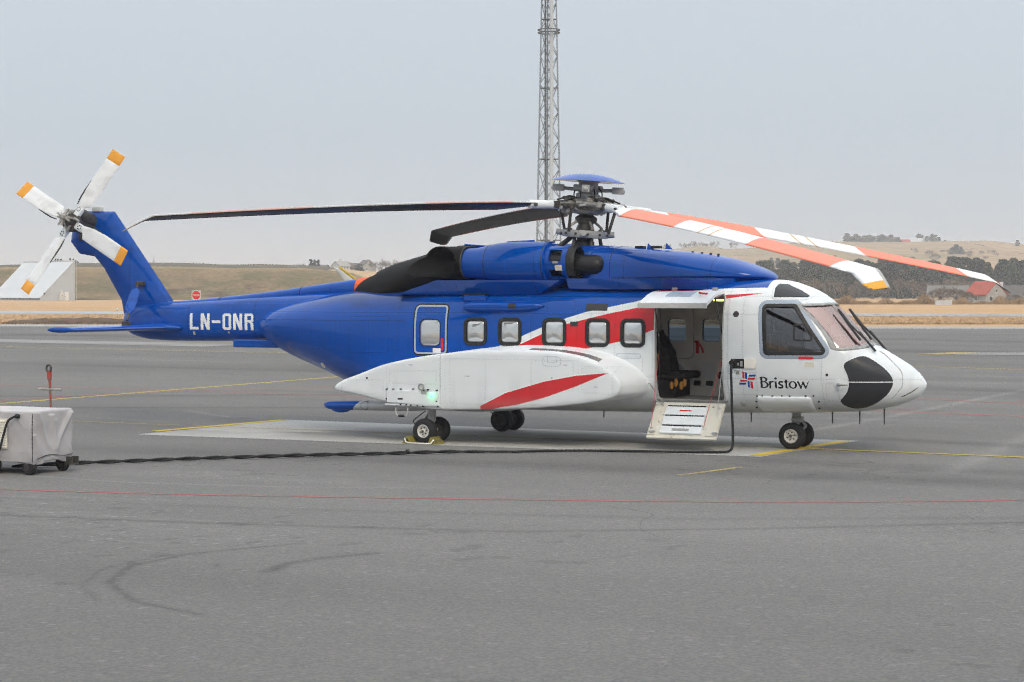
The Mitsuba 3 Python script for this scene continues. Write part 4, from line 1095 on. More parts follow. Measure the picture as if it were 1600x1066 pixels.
AZ0 = .859
for k, (da, drop, pitch, what) in enumerate(((-.155, .88, 18.0, 'blade pointing away over the nose'), (-.042, .718, 17.5, 'dark-bellied blade pointing away to the rear'), (.085, .741, 14.5, 'blade reaching back towards the tail'), (.083, .824, 11.5, 'blade pointing towards the viewer over the cabin'))):
    az = AZ0 + da + k * math.pi / 2
    m, uv = blade(az, drop, pitch)
    b = put('rotor_blade', m, 'm_blade', HELI, True, uv=uv, label='orange and white main rotor ' + what)
    put('cuff', rotor_place(cat(rod((.62, 0, .0), (1.18, 0, -.03), .075, 16)), az), 'm_white', b, 40)
    put('root_fitting', rotor_place(box(.60, .72, -.09, .09, -.06, .06, .015), az), 'm_darkmetal', b)
    put('blade_pin', rotor_place(rod((1.10, -.10, -.03), (1.10, .12, -.03), .03), az), 'm_darkmetal', b)
    put('hub_arm', rotor_place(cat(box(.14, .44, -.12, -.05, -.085, .085, .015), box(.14, .44, .05, .12, -.085, .085, .015), lathe([(0, .12), (.12, .12)], (.38, 0, -.06), (0, 0, 1), 16), rod((.42, 0, 0), (.62, 0, 0), .055, 12)), az), 'm_metal', RH)
    put('pitch_horn', rotor_place(cat(box(.42, .60, .08, .32, -.04, .03, .012), rod((.50, .30, -.02), (.46, .20, -.46), .028, 8), lathe([(0, .045), (.07, .045)], (.50, .30, -.05), (0, 0, 1), 10)), az), 'm_darkmetal', RH)
    put('lag_damper', rotor_place(cat(rod((.22, -.28, .05), (.60, -.14, .03), .05, 10), rod((.18, -.30, .05), (.30, -.25, .05), .065, 10), box(.52, .66, -.18, -.06, -.02, .08, .012)), az), 'm_metal', RH)
    put('hydraulic_line', rotor_place(cat(tube(smooth_path([(.16, -.08, .14), (.30, -.10, .17), (.46, -.05, .13), (.60, -.03, .09)]), .016, 6), tube(smooth_path([(.2, .10, .14), (.34, .14, .14), (.52, .08, .10)]), .013, 6), box(.3, .5, -.05, .07, .10, .16, .015)), az), 'm_darkmetal', RH)

# ------------------------------------------------------------------ ground
def sheet(uv, z, ccw=True):
    """flat polygon in site metres"""
    P = np.array([site(u, v, z) for u, v in uv])
    V, F = trimesh.creation.triangulate_polygon(sg.Polygon(P[:, :2]), engine='earcut')
    m = trimesh.Trimesh(np.column_stack([V, np.full(len(V), z)]), F, process=False)
    if m.face_normals[:, 2].mean() < 0:
        m.invert()
    return m


def strip(pts, w, z):
    """painted line along world points"""
    g = sg.LineString([p[:2] for p in pts]).buffer(w / 2, cap_style='flat', join_style='round')
    out = []
    for q in getattr(g, 'geoms', [g]):
        V, F = trimesh.creation.triangulate_polygon(q, engine='earcut')
        m = trimesh.Trimesh(np.column_stack([V, np.full(len(V), z)]), F, process=False)
        if m.face_normals[:, 2].mean() < 0:
            m.invert()
        out.append(m)
    return cat(*out)


def axes(p):
    """metres to the right of and ahead of the camera station, for the grain of the fields"""
    x, y = p.x - float(CAM[0]), p.y - float(CAM[1])
    return x * float(RIGHT[0]) + y * float(RIGHT[1]), x * float(AHEAD[0]) + y * float(AHEAD[1])


def near_path(x, y, pts, width, wob=.3):
    """1 on a polyline across the ground, fading softly over width"""
    best = mi.Float(1e9)
    for (x0, y0), (x1, y1) in zip(pts[:-1], pts[1:]):
        dx, dy = x1 - x0, y1 - y0
        t = dr.clip(((x - x0) * dx + (y - y0) * dy) / (dx * dx + dy * dy), 0, 1)
        best = dr.minimum(best, dr.square(x - x0 - t * dx) + dr.square(y - y0 - t * dy))
    return dr.exp(-best / (width * width))


TYRES = [  # rubber marks: points, width, strength
    ([(5.0, -14.1), (4.42, -15.26), (4.38, -16.25), (4.85, -17.2), (5.71, -17.98), (6.6, -18.3)], .055, .20),
    ([(4.75, -14.6), (4.25, -15.5), (4.25, -16.5), (4.7, -17.4), (5.4, -18.1)], .04, .12),
    ([(6.10, -14.45), (5.80, -14.95), (5.68, -15.43), (5.80, -16.0)], .09, .24),
    ([(-4, -14.0), (.42, -13.45), (3.17, -13.06), (6.62, -12.27), (9.11, -10.78), (13, -8.0)], .10, .16),
    ([(-3, -12.2), (3, -11.5), (8, -10.3), (12, -8.3)], .16, .08),
    ([(-24, 3.5), (-15, 7.5), (-8, 12)], .25, .2), ([(-18, 1.0), (-9, 5.2), (-3, 8)], .25, .2),
    ([(-14, -6.4), (-2, -5.2), (9, -4.6), (20, -4)], .7, .16), ([(6.8, 2.6), (12, 1.6), (20, .2)], .45, .22), ([(6.5, -2.5), (12, -3.2)], .5, .14),
    ([(-60, 60), (-10, 54), (40, 43)], 2.4, .16), ([(-60, 76), (-10, 71), (40, 59)], 3.0, .18), ([(-30, 24), (0, 22), (20, 17)], .8, .10), ([(-12, 12), (6, 11)], .4, .12)]
SCUFFS = [([(5.2, 3.6), (5.44, 6.25), (5.67, 10.14), (6.22, 20.7), (6.6, 27)], .16, .30), ([(9.5, -3.2), (9.38, -.53), (9.29, 3.83), (9.2, 8)], .22, .22), ([(-2.5, -9.4), (-.6, -9.6), (1.7, -9.2), (3.6, -8.5)], .05, .22), ([(10, 4), (13, 9)], .2, .12),
          ([(-7, 2.6), (-9, 4.0)], .12, .2), ([(-10.5, 1.5), (-7.4, .9)], .12, .15), ([(-30, 30), (6, 24)], 1.2, .10)]


def asphalt(p, n, uv):
    x, y = p.x, p.y
    big = FBM(x * .08 + 3, y * .13, 0.0, 4)
    mid = FBM(x * .45, y * .9 + 9, 0.0, 4)
    lane = FBM(x * .03, y * .45, 4.0, 4)
    c = 0.140 + 0.034 * (big - .5) + 0.018 * (mid - .5) + 0.034 * (lane - .5)
    stone = mikit.cell_rand(dr.floor(x * 40 + .8 * N(x * 19, y * 19, 0.0)), dr.floor(y * 40 + .8 * N(x * 17, y * 21, 4.0)), 1)
    fleck = mikit.cell_rand(dr.floor(x * 17 + 3), dr.floor(y * 17), 2)
    pale = STEP(.52, .74, FBM(x * .30, y * 1.2, 7.0, 4)) * STEP(.3, .7, N(x * .08, y * .08, 2.0))
    c = c * (0.87 + 0.26 * stone) + dr.select(fleck > .975, .05, 0.0) * (0.5 + .5 * pale) + pale * .022 * N(x * 5, y * 9, 1.0)
    rub = mi.Float(0.0)
    for pts, w, k in TYRES:
        rub = dr.maximum(rub, near_path(x, y, pts, w) * k)
    c = c * (1 - 1.35 * rub * (.55 + .8 * FBM(x * 1.4, y * 1.4, 5.0, 3)))
    for pts, w, k in SCUFFS:
        c = c * (1 + near_path(x, y, pts, w) * k * (.4 + 1.1 * FBM(x * 1.1, y * 1.1, 8.0, 3)))
    drip = STEP(.68, .76, FBM(x * 3.1 + 20, y * 3.1, 3.0, 3)) * STEP(.55, .7, N(x * .3, y * .3, 6.0))
    crack = dr.abs(FBM(x * .22, y * .22, 11.0, 4) - .5)
    c = c * (1 - 0.16 * drip) * dr.select((crack < .0016) & (N(x * .1, y * .1, 9.0) > .55), .78, 1.0)
    return mi.Color3f(1.01, .985, .955) * c * (1 + .05 * mi.Color3f(stone - .5, .5 - fleck, fleck - stone))


def rough(p, n, uv):
    return N(p.x * 60, p.y * 60, 0.0) * .5 + N(p.x * 140, p.y * 140, 3.0) * .5


def concrete(p, n, uv):
    x, y = p.x, p.y
    c = .335 + .10 * (FBM(x * .8, y * 1.2, 0.0, 4) - .5)
    stain = STEP(.45, .75, FBM(x * .45 + 7, y * .9, 0.0, 4)) * dr.exp(-dr.square(y + .1) / 1.3)
    joint = dr.minimum(dr.abs(x - 5 * dr.round(x / 5)), 9.0)
    c = c * dr.select(joint < .012, .7, 1.0) * (.9 + .2 * mikit.cell_rand(dr.floor(x * 40), dr.floor(y * 40), 5))
    return MIX(mi.Color3f(1.0, .98, .93) * c, (.10, .095, .085), dr.clip(stain * .75, 0, 1))


def worn(color, base, amount):
    def fn(p, n, uv):
        w = FBM(p.x * 2.5, p.y * 2.5, 0.0, 4) * .6 + .4 * N(p.x * 17, p.y * 17, 0.0)
        return MIX(color, base, STEP(amount, amount + .25, w))
    return fn


def straw(p, n, uv):
    u, v = axes(p)
    big = FBM(u * .03, v * .10, 2.0, 4)
    fine = FBM(u * .6, v * 1.8, 0.0, 4)
    c = MIX((.31, .20, .108), (.385, .258, .147), big)
    return c * (.75 + .5 * fine)


matt('m_asphalt', mikit.proc(asphalt), .85, .25, bump=(rough, .004, .003))
matt('m_concrete', mikit.proc(concrete), .8, .25)
matt('m_paleconcrete', mikit.proc(lambda p, n, uv: mi.Color3f(.27, .27, .265) * (.85 + .3 * FBM(p.x * .4, p.y * .4, 0.0, 4))), .85, .2)
matt('m_taxiway', mikit.proc(lambda p, n, uv: mi.Color3f(.29, .30, .31) * (.9 + .2 * FBM(p.x * .1, p.y * .1, 0.0, 3))), .85, .2)
matt('m_straw', mikit.proc(straw), .95, .1)
matt('m_lineyellow', mikit.proc(worn((.55, .38, .045), (.20, .18, .14), .60)), .7, .3)
matt('m_lineyellowold', mikit.proc(worn((.34, .26, .09), (.16, .15, .13), .48)), .75, .25)
matt('m_linered', mikit.proc(worn((.40, .115, .10), (.16, .145, .135), .48)), .75, .25)
matt('m_slab', mikit.proc(lambda p, n, uv: mi.Color3f(.205, .203, .198) * (.8 + .4 * FBM(p.x * .5, p.y * .5, 0.0, 4))), .85, .2)
matt('m_mud', mikit.proc(lambda p, n, uv: mi.Color3f(.12, .085, .06) * (.6 + .8 * FBM(p.x * 2, p.y * 2, p.z * 3, 3))), .95, .1)


def structure(name, mesh, m, smooth=False):
    key = numbered(name)
    scene[key] = mikit.ply(mesh, m, smooth=smooth)
    labels[key] = {'kind': 'structure'}
    return key


structure('grass_field', sheet([(-3500, -300), (3500, -300), (3500, 4200), (-3500, 4200)], -.02), 'm_straw')
APRON_FAR = lambda u: 144.0 - .13 * u
APRON = structure('apron', sheet([(-420, -60), (420, -60), (420, APRON_FAR(420)), (-420, APRON_FAR(-420))], 0.0), 'm_asphalt')
PAVE = structure('apron_edge', sheet([(-420, APRON_FAR(-420) - 9), (420, APRON_FAR(420) - 6), (420, APRON_FAR(420) + .3), (-420, APRON_FAR(-420) + .3)], .006), 'm_paleconcrete')
structure('taxiway', sheet([(-700, 351), (-58, 216), (51, 193), (700, 56), (700, 75), (57, 215), (-66, 246), (-700, 403)], 0.0), 'm_taxiway')
PAD = [(-5.79, -2.25), (-5.45, 2.38), (6.74, 1.98), (6.18, -1.90)]
padm = trimesh.Trimesh(np.column_stack([np.array(PAD), np.full(4, .002)]), [[0, 2, 1], [0, 3, 2]], process=False)
if padm.face_normals[:, 2].mean() < 0:
    padm.invert()
structure('concrete_pad', padm, 'm_concrete')


def mark(name, pts, w, m, z=.004):
    """paint on the apron belongs to the apron"""
    return put(name, strip(pts, w, z), m, APRON)


mark('yellow_line', [(-14.6, -8.0), (-14.53, 4.28), (-14.43, 18.4), (-14.42, 36)], .14, 'm_lineyellow')
mark('centre_line', [(-9.24, .17), (-5.69, .06), (-1.07, .10), (3.32, .04), (6.83, -.09), (9.98, -.24), (16, -.55)], .09, 'm_lineyellowold')
mark('centre_line', [(6.4, -.07), (9.98, -.24), (16, -.55)], .11, 'm_lineyellow', .0075)
mark('stand_bar', [(-5.95, -1.5), (-5.42, 2.25)], .22, 'm_lineyellow', .0075)
mark('stand_bar', [(6.02, -1.75), (6.55, 1.78)], .22, 'm_lineyellow', .0075)
mark('faded_mark', [(6.05, -5.38), (6.47, -3.74)], .11, 'm_lineyellowold')
mark('red_line', [(-32, 12.0), (-20.41, 11.25), (-12.6, 10.82), (-10.13, 10.62), (-2, 10.3)], .10, 'm_linered')
mark('red_line', [(-15.9, 3.0), (-15.4, 5.31), (-15.03, 8.32), (-13.6, 11.4), (-10, 16)], .10, 'm_linered')
mark('red_line', [(4.52, 15.6), (7.34, 14.57), (11, 13.2)], .14, 'm_linered')
mark('red_line', [(2.2, 11.2), (4.23, 10.7), (8.19, 9.91), (13, 8.9)], .14, 'm_linered')
mark('red_line', smooth_path([(-5, -11.6, 0), (-1.54, -11.12, 0), (.32, -10.79, 0), (2.02, -10.34, 0), (5.24, -9.33, 0), (8.3, -8.21, 0), (11.19, -6.61, 0), (14, -4.6, 0)], 6), .07, 'm_linered')
mark('far_yellow_line', [(-44.7, 40.1), (-27.6, 38.1), (-20, 37.2)], .30, 'm_lineyellowold', .008)
mark('far_yellow_line', [(-3.5, 36.2), (-.15, 35.24), (3.8, 34.13), (9, 32.7)], .28, 'm_lineyellowold', .008)
put('far_pale_slab', padm2 := trimesh.Trimesh(np.array([(-1.58, 47.67, .012), (-1.72, 51.17, .012), (14, 57.5, .012), (14, 53.2, .012)]), [[0, 2, 1], [0, 3, 2]], process=False), 'm_slab', APRON)
put('far_pale_slab', trimesh.Trimesh(np.array([(-62, 52.2, .012), (-62, 47.9, .012), (-36, 44.2, .012), (-36, 48.6, .012)]), [[0, 1, 2], [0, 2, 3]], process=False), 'm_slab', APRON)
put('far_yellow_corner', strip([(-2.6, 47.5), (-1.6, 50.8)], 1.2, .016), 'm_lineyellowold', APRON)


# ------------------------------------------------------------------ far terrain
def ridge(name, profile, vs, zf, m, step=6, seed=0):
    """terrain strip: profile (u per metre ahead, crest height), rows at distances vs with fractions zf of the crest height"""
    pr = np.array(profile, float)
    k = np.linspace(pr[0, 0], pr[-1, 0], int((pr[-1, 0] - pr[0, 0]) * vs[-1] / step) + 2)
    crest = PchipInterpolator(pr[:, 0], pr[:, 1])(k)
    v = np.concatenate([np.linspace(a, b, max(2, int((b - a) / step)), endpoint=False) for a, b in zip(vs[:-1], vs[1:])] + [[vs[-1]]])
    fr = PchipInterpolator(vs, zf)(v)
    U = k[:, None] * v[None]
    P = CAM[:2] + AHEAD[:2] * v[None, :, None] + RIGHT[:2] * U[..., None]
    z = crest[:, None] * fr[None]
    nz = meshkit.fbm(np.stack([P[..., 0] / 28, P[..., 1] / 28, 0 * z + seed], -1), 4) - .5
    z = z + nz * np.minimum(z * .16, 2.2)
    z = np.where(fr[None] <= 0.001, -.3, z)
    a, b = z.shape
    V = np.concatenate([P, z[..., None]], -1).reshape(-1, 3)
    i, j = np.meshgrid(np.arange(a - 1), np.arange(b - 1), indexing='ij')
    q = np.stack([i * b + j, (i + 1) * b + j, (i + 1) * b + j + 1, i * b + j + 1], -1).reshape(-1, 4)
    mesh = trimesh.Trimesh(V, np.vstack([q[:, [0, 1, 2]], q[:, [0, 2, 3]]]), process=False)
    if mesh.face_normals[:, 2].mean() < 0:
        mesh.invert()
    return structure(name, mesh, m, True)


def berm_grass(p, n, uv):
    u, v = axes(p)
    g = FBM(u * .10, v * .10, p.z * .35, 5)
    c = MIX((.30, .21, .115), (.20, .165, .078), STEP(.40, .62, g))
    c = MIX(c, (.125, .085, .05), STEP(.56, .68, FBM(u * .07 + 9, v * .07, p.z * .25, 4)) * STEP(6.5, 2.5, p.z))
    c = MIX(c, (.38, .27, .135), STEP(8.2, 9.0, p.z) * .6)
    return c * .64 * (.6 + .8 * FBM(u * 1.2, v * 1.2, p.z * 1.8, 3))


def far_field(p, n, uv):
    u, v = axes(p)
    c = MIX((.055, .048, .036), (.10, .085, .055), FBM(u * .02, v * .05, p.z * .3, 4))
    tan = STEP(-66, -62, u + 3 * N(v * .05, 0.0, 0.0))
    return MIX(c, (.36, .25, .14), tan) * (.75 + .5 * FBM(u * .3, v * .3, p.z, 3))


def hill_field(p, n, uv):
    u, v = axes(p)
    cellx, celly = u * .0085 + .25 * N(v * .004, 0.0, 1.0), v * .0052 + .35 * N(u * .004, 2.0, 1.0)
    which = mikit.cell_rand(dr.floor(cellx), dr.floor(celly), 3)
    c = MIX((.30, .205, .125), (.21, .155, .095), which)
    c = MIX(c, (.20, .165, .095), STEP(.55, .7, FBM(u * .012, v * .012, 3.0, 4)) * .7)
    ex = dr.abs(cellx - dr.round(cellx))
    ey = dr.abs(celly - dr.round(celly))
    hedge = dr.select((ex < .012) | (ey < .02), 1.0, 0.0) * STEP(.35, .5, N(u * .03, v * .03, 5.0))
    c = MIX(c, (.11, .09, .065), hedge)
    return c * (.8 + .4 * FBM(u * .08, v * .08, 1.0, 4))


matt('m_berm', mikit.proc(berm_grass), .95, .1)
matt('m_farfield', mikit.proc(far_field), .95, .1)
matt('m_hill', mikit.proc(hill_field), .95, .1)
K = lambda px: (px - 800) / 3000
H_ = lambda y, D: 2.69 + (453 - y) / 3000 * D
ridge('berm', [(-.32, H_(419, 545)), (-.2, H_(418, 545)), (-.11, H_(419.5, 545)), (-.0975, H_(423, 545)), (-.088, H_(426, 545)), (-.079, H_(431, 545)), (-.066, 1.5), (-.05, .3)], [505, 512, 533, 545, 575, 600], [0, .10, .86, 1.0, .98, .0], 'm_berm', 4, 1)
ridge('far_ridge', [(-.36, H_(410, 740)), (-.27, H_(414, 740)), (-.23, H_(411.5, 740)), (-.16, H_(412.5, 740)), (-.11, H_(415, 740)), (-.09, H_(418.5, 740)), (-.08, H_(423.5, 740)), (-.05, H_(426, 740)), (0.02, H_(432, 740)), (.06, 3.0)], [610, 640, 740, 830, 900], [0, .30, 1.0, .95, .0], 'm_farfield', 7, 2)
ridge('hill', [(-.10, 8.0), (-.06, 16.0), (0, 27), (.04, H_(396, 1600)), (.0667, H_(392.5, 1600)), (.09, H_(389, 1600)), (.10, H_(386.5, 1600)), (.112, H_(391, 1600)), (.13, H_(388, 1600)), (.147, H_(381, 1600)), (.167, H_(379, 1600)), (.187, H_(380, 1600)), (.207, H_(380.5, 1600)), (.222, H_(379.5, 1600)), (.235, H_(378.5, 1600)), (.247, H_(378, 1600)), (.258, H_(381.5, 1600)), (.268, H_(384, 1600)), (.32, H_(389, 1600)), (.40, 24)],
      [660, 760, 1000, 1300, 1600, 1750, 2300], [0, .10, .34, .70, 1.0, .98, .0], 'm_hill', 14, 3)

# ------------------------------------------------------------------ trees and bushes
rng = np.random.default_rng(11)


def clump_faces(centres, sizes, per, leaf, rng):
    """small leaf-clump triangles scattered through ellipsoids"""
    out = []
    for c, s in zip(centres, sizes):
        d = rng.normal(size=(per, 3))
        d /= np.linalg.norm(d, axis=1, keepdims=True)
        p = np.asarray(c) + d * np.asarray(s) * rng.uniform(.35, 1.05, (per, 1)) ** .6
        a = rng.normal(size=(per, 3))
        a /= np.linalg.norm(a, axis=1, keepdims=True)
        b = np.cross(a, rng.normal(size=(per, 3)))
        b /= np.linalg.norm(b, axis=1, keepdims=True) + 1e-9
        l = leaf * rng.uniform(.6, 1.5, (per, 1))
        out.append(np.stack([p + a * l, p - a * l * .6 + b * l * .8, p - a * l * .6 - b * l * .8], 1))
    t = np.concatenate(out).reshape(-1, 3)
    return trimesh.Trimesh(t, np.arange(len(t)).reshape(-1, 3), process=False)


def leafy(name, dark, pale, scale):
    def fn(p, n, uv):
        return MIX(dark, pale, STEP(.3, .75, FBM(p.x * scale, p.y * scale, p.z * scale, 3))) * (.6 + .8 * N(p.x * 3.1, p.y * 3.1, p.z * 3.1))
    return matt(name, mikit.proc(fn), .9, .1)


leafy('m_evergreen', (.013, .028, .020), (.042, .068, .036), .16)
leafy('m_olivegreen', (.020, .026, .013), (.060, .066, .032), .16)
leafy('m_bluegreen', (.010, .020, .022), (.028, .042, .038), .3)
leafy('m_twigs', (.11, .08, .06), (.20, .15, .11), .3)
leafy('m_reed', (.24, .15, .08), (.42, .28, .15), .5)
matt('m_bark', (.06, .048, .038), .95, .1)


def evergreen(seed, pointed):
    """a crown of unit height (z 0.1 to 1) and its trunk"""
    r = np.random.default_rng(seed)
    cs, ss = [], []
    for k in range(34):
        h = r.uniform(.10, .96)
        w = (1 - h) ** .75 * .30 + .03 if pointed else .27 * math.sqrt(max(.02, 1 - ((h - .5) / .52) ** 2))
        a = r.uniform(0, 6.283)
        rad = w * r.uniform(.2, .95)
        cs.append((rad * math.cos(a), rad * math.sin(a), h))
        ss.append(np.array([.13, .13, .085]) * r.uniform(.7, 1.25) * (1.1 - .4 * h))
    crown = clump_faces(cs, ss, 110, .036, r)
    trunk = cat(tube([(0, 0, 0), (.01, 0, .4), (0, .01, .85)], [.022, .017, .006], 6), *[rod((0, 0, z), (.16 * math.cos(q), .16 * math.sin(q), z + .07), .006, 4) for z, q in ((.3, 0.), (.38, 2.), (.5, 4.), (.62, 1.))])
    return crown, trunk


def bare(seed):
    r = np.random.default_rng(seed)
    limbs, tips = [], []

    def grow(p, d, l, rad, depth):
        q = p + d * l
        limbs.append(tube([p, q], [rad, rad * .65], 4, False))
        if depth == 0:
            tips.append(q)
            return
        for _ in range(3):
            e = d + r.normal(size=3) * .48
            e[2] += .12
            grow(q, e / np.linalg.norm(e), l * r.uniform(.62, .85), rad * .62, depth - 1)
    grow(np.zeros(3), np.array([0, 0, 1.0]), .26, .022, 4)
    tr = cat(*limbs)
    tw = []
    for q in tips:
        for _ in range(9):
            e = r.normal(size=3) * .085 + [0, 0, .045]
            s = np.cross(e, r.normal(size=3))
            s = s / (np.linalg.norm(s) + 1e-9) * .0045
            tw.append([q - s, q + s, q + e])
    tw = np.array(tw).reshape(-1, 3)
    top = tw[:, 2].max()
    tr.vertices = tr.vertices / top
    return trimesh.Trimesh(tw / top, np.arange(len(tw)).reshape(-1, 3), process=False), tr


PROTO = {}
for s in range(5):
    c, t = evergreen(100 + s, s % 2 == 0)
    for m in ('m_evergreen', 'm_bluegreen', 'm_olivegreen'):
        PROTO[m, s] = (mikit.ply(c, m), mikit.ply(t, 'm_bark'))
for s in range(4):
    c, t = bare(200 + s)
    PROTO['m_twigs', s] = (mikit.ply(c, 'm_twigs'), mikit.ply(t, 'm_twigs'))


def tree(name, label, group, u, v, z, h, spread, kind, s, rz, category='tree'):
    key = thing(name, label, category, group)
    p = site(u, v)
    W = pose(p[0], p[1], z, rz, (spread, spread, h))
    crown, trunk = PROTO[kind, s]
    scene[key + '__crown'] = {**crown, 'to_world': W}
    scene[key + '__trunk'] = {**trunk, 'to_world': W}
    return key


ORD = ('leftmost', 'second from left', 'third from left', 'fourth from left', 'fifth from left', 'sixth from left', 'seventh from left', 'eighth from left', 'ninth from left', 'rightmost')
BELT = 'dark evergreen trees of the belt behind the dry reeds'
for row, (v, n, y0, y1) in enumerate(((640, 30, 402, 410), (600, 34, 408, 418), (572, 28, 420, 438))):
    for k in range(n):
        px = 1185 + (1660 - 1185) * (k + rng.uniform(.1, .9)) / n
        if row == 2 and 1490 < px < 1600:
            continue
        top = rng.uniform(y0, y1) + (4 if px < 1250 and row < 2 else 0)
        h = H_(top, v) + .3
        tree('evergreen_tree', 'dark evergreen tree of the belt between the dry reeds and the hill', BELT, K(px) * v, v + rng.uniform(-8, 8), -.3, h, h * rng.uniform(.85, 1.25), ('m_evergreen', 'm_bluegreen', 'm_olivegreen', 'm_evergreen')[int(rng.integers(4))], int(rng.integers(5)), rng.uniform(0, 6.28))
for k in range(26):
    px = 1240 + (1530 - 1240) * (k + rng.uniform(.1, .9)) / 26
    v = rng.uniform(545, 562)
    h = H_(rng.uniform(427, 446), v) + .3
    tree('bare_tree', 'brownish leafless tree at the foot of the evergreen belt', 'leafless trees along the foot of the evergreen belt', K(px) * v, v, -.3, h, h * rng.uniform(.8, 1.15), 'm_twigs', int(rng.integers(4)), rng.uniform(0, 6.28))


def hill_z(px, f=1.0):
    return float(PchipInterpolator([900, 1000, 1060, 1100, 1180, 1240, 1300, 1360, 1420, 1500, 1540, 1600], [H_(y, 1600) for y in (397, 392.5, 389, 386.5, 388, 381, 379, 380, 380.5, 379.5, 378.5, 383)])(px)) * f


for k in range(20):
    px = 1320 + 80 * (k + rng.uniform(.2, .8)) / 20
    tree('evergreen_tree', 'evergreen of the long copse on the hill crest left of the red-roofed farm', 'evergreens of the long copse on the hill crest', K(px) * 1590, 1590 + rng.uniform(-10, 10), hill_z(px) - 2.5, rng.uniform(7.0, 10.0) + (1.5 if k < 2 else 0), 12.5, 'm_bluegreen', int(rng.integers(5)), rng.uniform(0, 6.28))
for k, (px, top) in enumerate(((1435, 366), (1441, 368), (1447, 370), (1455, 366), (1461, 367), (1466, 371), (1474, 376))):
    tree('evergreen_tree', f'evergreen {ORD[k]} in the copse right of the pale-roofed barn', 'evergreens of the small copse by the barn', K(px) * 1605, 1605 + rng.uniform(-6, 6), hill_z(px) - 2, H_(top, 1605) - hill_z(px) + 2, 11, 'm_bluegreen', int(rng.integers(5)), rng.uniform(0, 6.28))
for k, (px, w) in enumerate(((1488, 6), (1494, 8), (1500, 6))):
    tree('evergreen_tree', f'{("left", "middle and tallest", "right")[k]} evergreen of the clump beside the hillside grey cottage', 'evergreens of the clump halfway up the hill', K(px) * 1200, 1200, 19.5, H_(383 + abs(px - 1494) * .5, 1200) - 19.5, w + 4, 'm_bluegreen', int(rng.integers(5)), rng.uniform(0, 6.28))
tree('round_bush', 'single round dark bush high on the open hillside at the right edge', None, K(1589) * 1450, 1450, 35.5, 4.6, 6.5, 'm_bluegreen', 1, .4, 'bush')
for k in range(18):
    px = rng.uniform(1030, 1150)
    v = rng.uniform(1580, 1610)
    tree('bare_tree', 'hazy leafless tree on the skyline above the blue cowling', 'leafless trees on the skyline above the cowling', K(px) * v, v, hill_z(px) - 2, rng.uniform(4.5, 8.5), rng.uniform(6, 9), 'm_twigs', int(rng.integers(4)), rng.uniform(0, 6.28))
for k in range(22):
    px, f = rng.uniform(1390, 1560), rng.uniform(.40, .66)
    v = 1000 + 300 * (f - .34) / .36
    tree('hedge_bush', 'greyish leafless bush scattered on the lower hillside', 'leafless bushes on the lower hillside', K(px) * v, v, hill_z(px, f) - 1.0, rng.uniform(3.0, 5.0), rng.uniform(5, 9), 'm_twigs', int(rng.integers(4)), rng.uniform(0, 6.28), 'bush')
for k, px in enumerate((1205, 1215, 1222, 1286, 1292, 1298, 1304)):
    v = 1010
    tree('evergreen_tree', f'dark tree {ORD[k]} on the lower slope behind the rotor blades', 'trees of the clumps on the lower slope', K(px) * v, v, hill_z(px, .34) - 1.0, rng.uniform(5, 7.5), 6, 'm_bluegreen', int(rng.integers(5)), rng.uniform(0, 6.28))
for k, (px, top) in enumerate(((486, 405.5), (492, 406), (498, 406.5))):
    tree('evergreen_tree', f'{("left", "middle", "right")[k]} dark conifer of the small group left of the white house', 'conifers left of the white house', K(px) * 760, 760, 10.5, H_(top, 760) - 10.5, 3.4, 'm_bluegreen', int(px) % 5, px)
for k, (px, top, v) in enumerate(((466, 411, 765), (472, 410, 765), (541, 405, 790), (545, 408, 790), (585, 405, 790), (598, 401, 800), (606, 404, 800), (618, 402, 810), (628, 405, 815))):
    tree('bare_tree', f'leafless tree {ORD[k]} among the far houses left of the black exhaust', 'leafless trees among the far houses', K(px) * v, v, 8.5, H_(top, v) - 8.5, 6.0, 'm_twigs', int(px) % 4, px)
for k, (px, top) in enumerate(((87, 405), (91, 404.5), (96, 405), (110, 404), (115, 405), (119, 407), (122, 408.5))):
    tree('evergreen_tree', f'tiny dark tree {ORD[k]} on the skyline behind the sloping shed', 'trees on the skyline behind the shed', K(px) * 790, 790, 10.8, H_(top, 790) - 10.8, 2.6, 'm_bluegreen', int(px) % 5, px)
tree('round_bush', 'dark rounded bush in front of the grey gabled house', None, K(562) * 735, 735, 9.3, 3.2, 6.5, 'm_bluegreen', 3, 1.0, 'bush')
for k, (px, v, top) in enumerate(((1458, 440, 449), (1466, 436, 446), (1474, 430, 443), (1481, 438, 447), (1490, 428, 444), (1497, 432, 448), (1503, 405, 450), (1511, 402, 452), (1518, 400, 455), (1584, 405, 458))):
    tree('bare_tree', f'leafless tree {ORD[k]} before the grey shed and red barn', 'leafless trees in front of the grey shed and the red barn', K(px) * v, v, -.2, H_(top, v) + .2, 4.5, 'm_twigs', int(px) % 4, px)
# dry reeds: nobody could count them
rt = []
for k in range(26000):
    px = rng.uniform(1180, 1720)
    v = 352 + rng.uniform(0, 12)
    hump = .75 + .55 * math.sin(px * .075) * math.sin(px * .031 + 1) + .25 * math.sin(px * .21)
    p = site(K(px) * v, v, 0)
    h = max(.35, 1.25 * hump) * rng.uniform(.55, 1.15)
    a = rng.uniform(0, 6.283)
    w = .035
    lean = rng.normal(size=2) * .22
    rt.append([p + [w * math.cos(a), w * math.sin(a), -.05], p - [w * math.cos(a), w * math.sin(a), .05], p + [lean[0], lean[1], h]])
rt = np.array(rt).reshape(-1, 3)
rk = numbered('dry_reeds')
scene[rk] = mikit.ply(trimesh.Trimesh(rt, np.arange(len(rt)).reshape(-1, 3), process=False), 'm_reed')
labels[rk] = {'label': 'band of dry straw-coloured reeds in front of the evergreen belt', 'category': 'reeds', 'kind': 'stuff'}
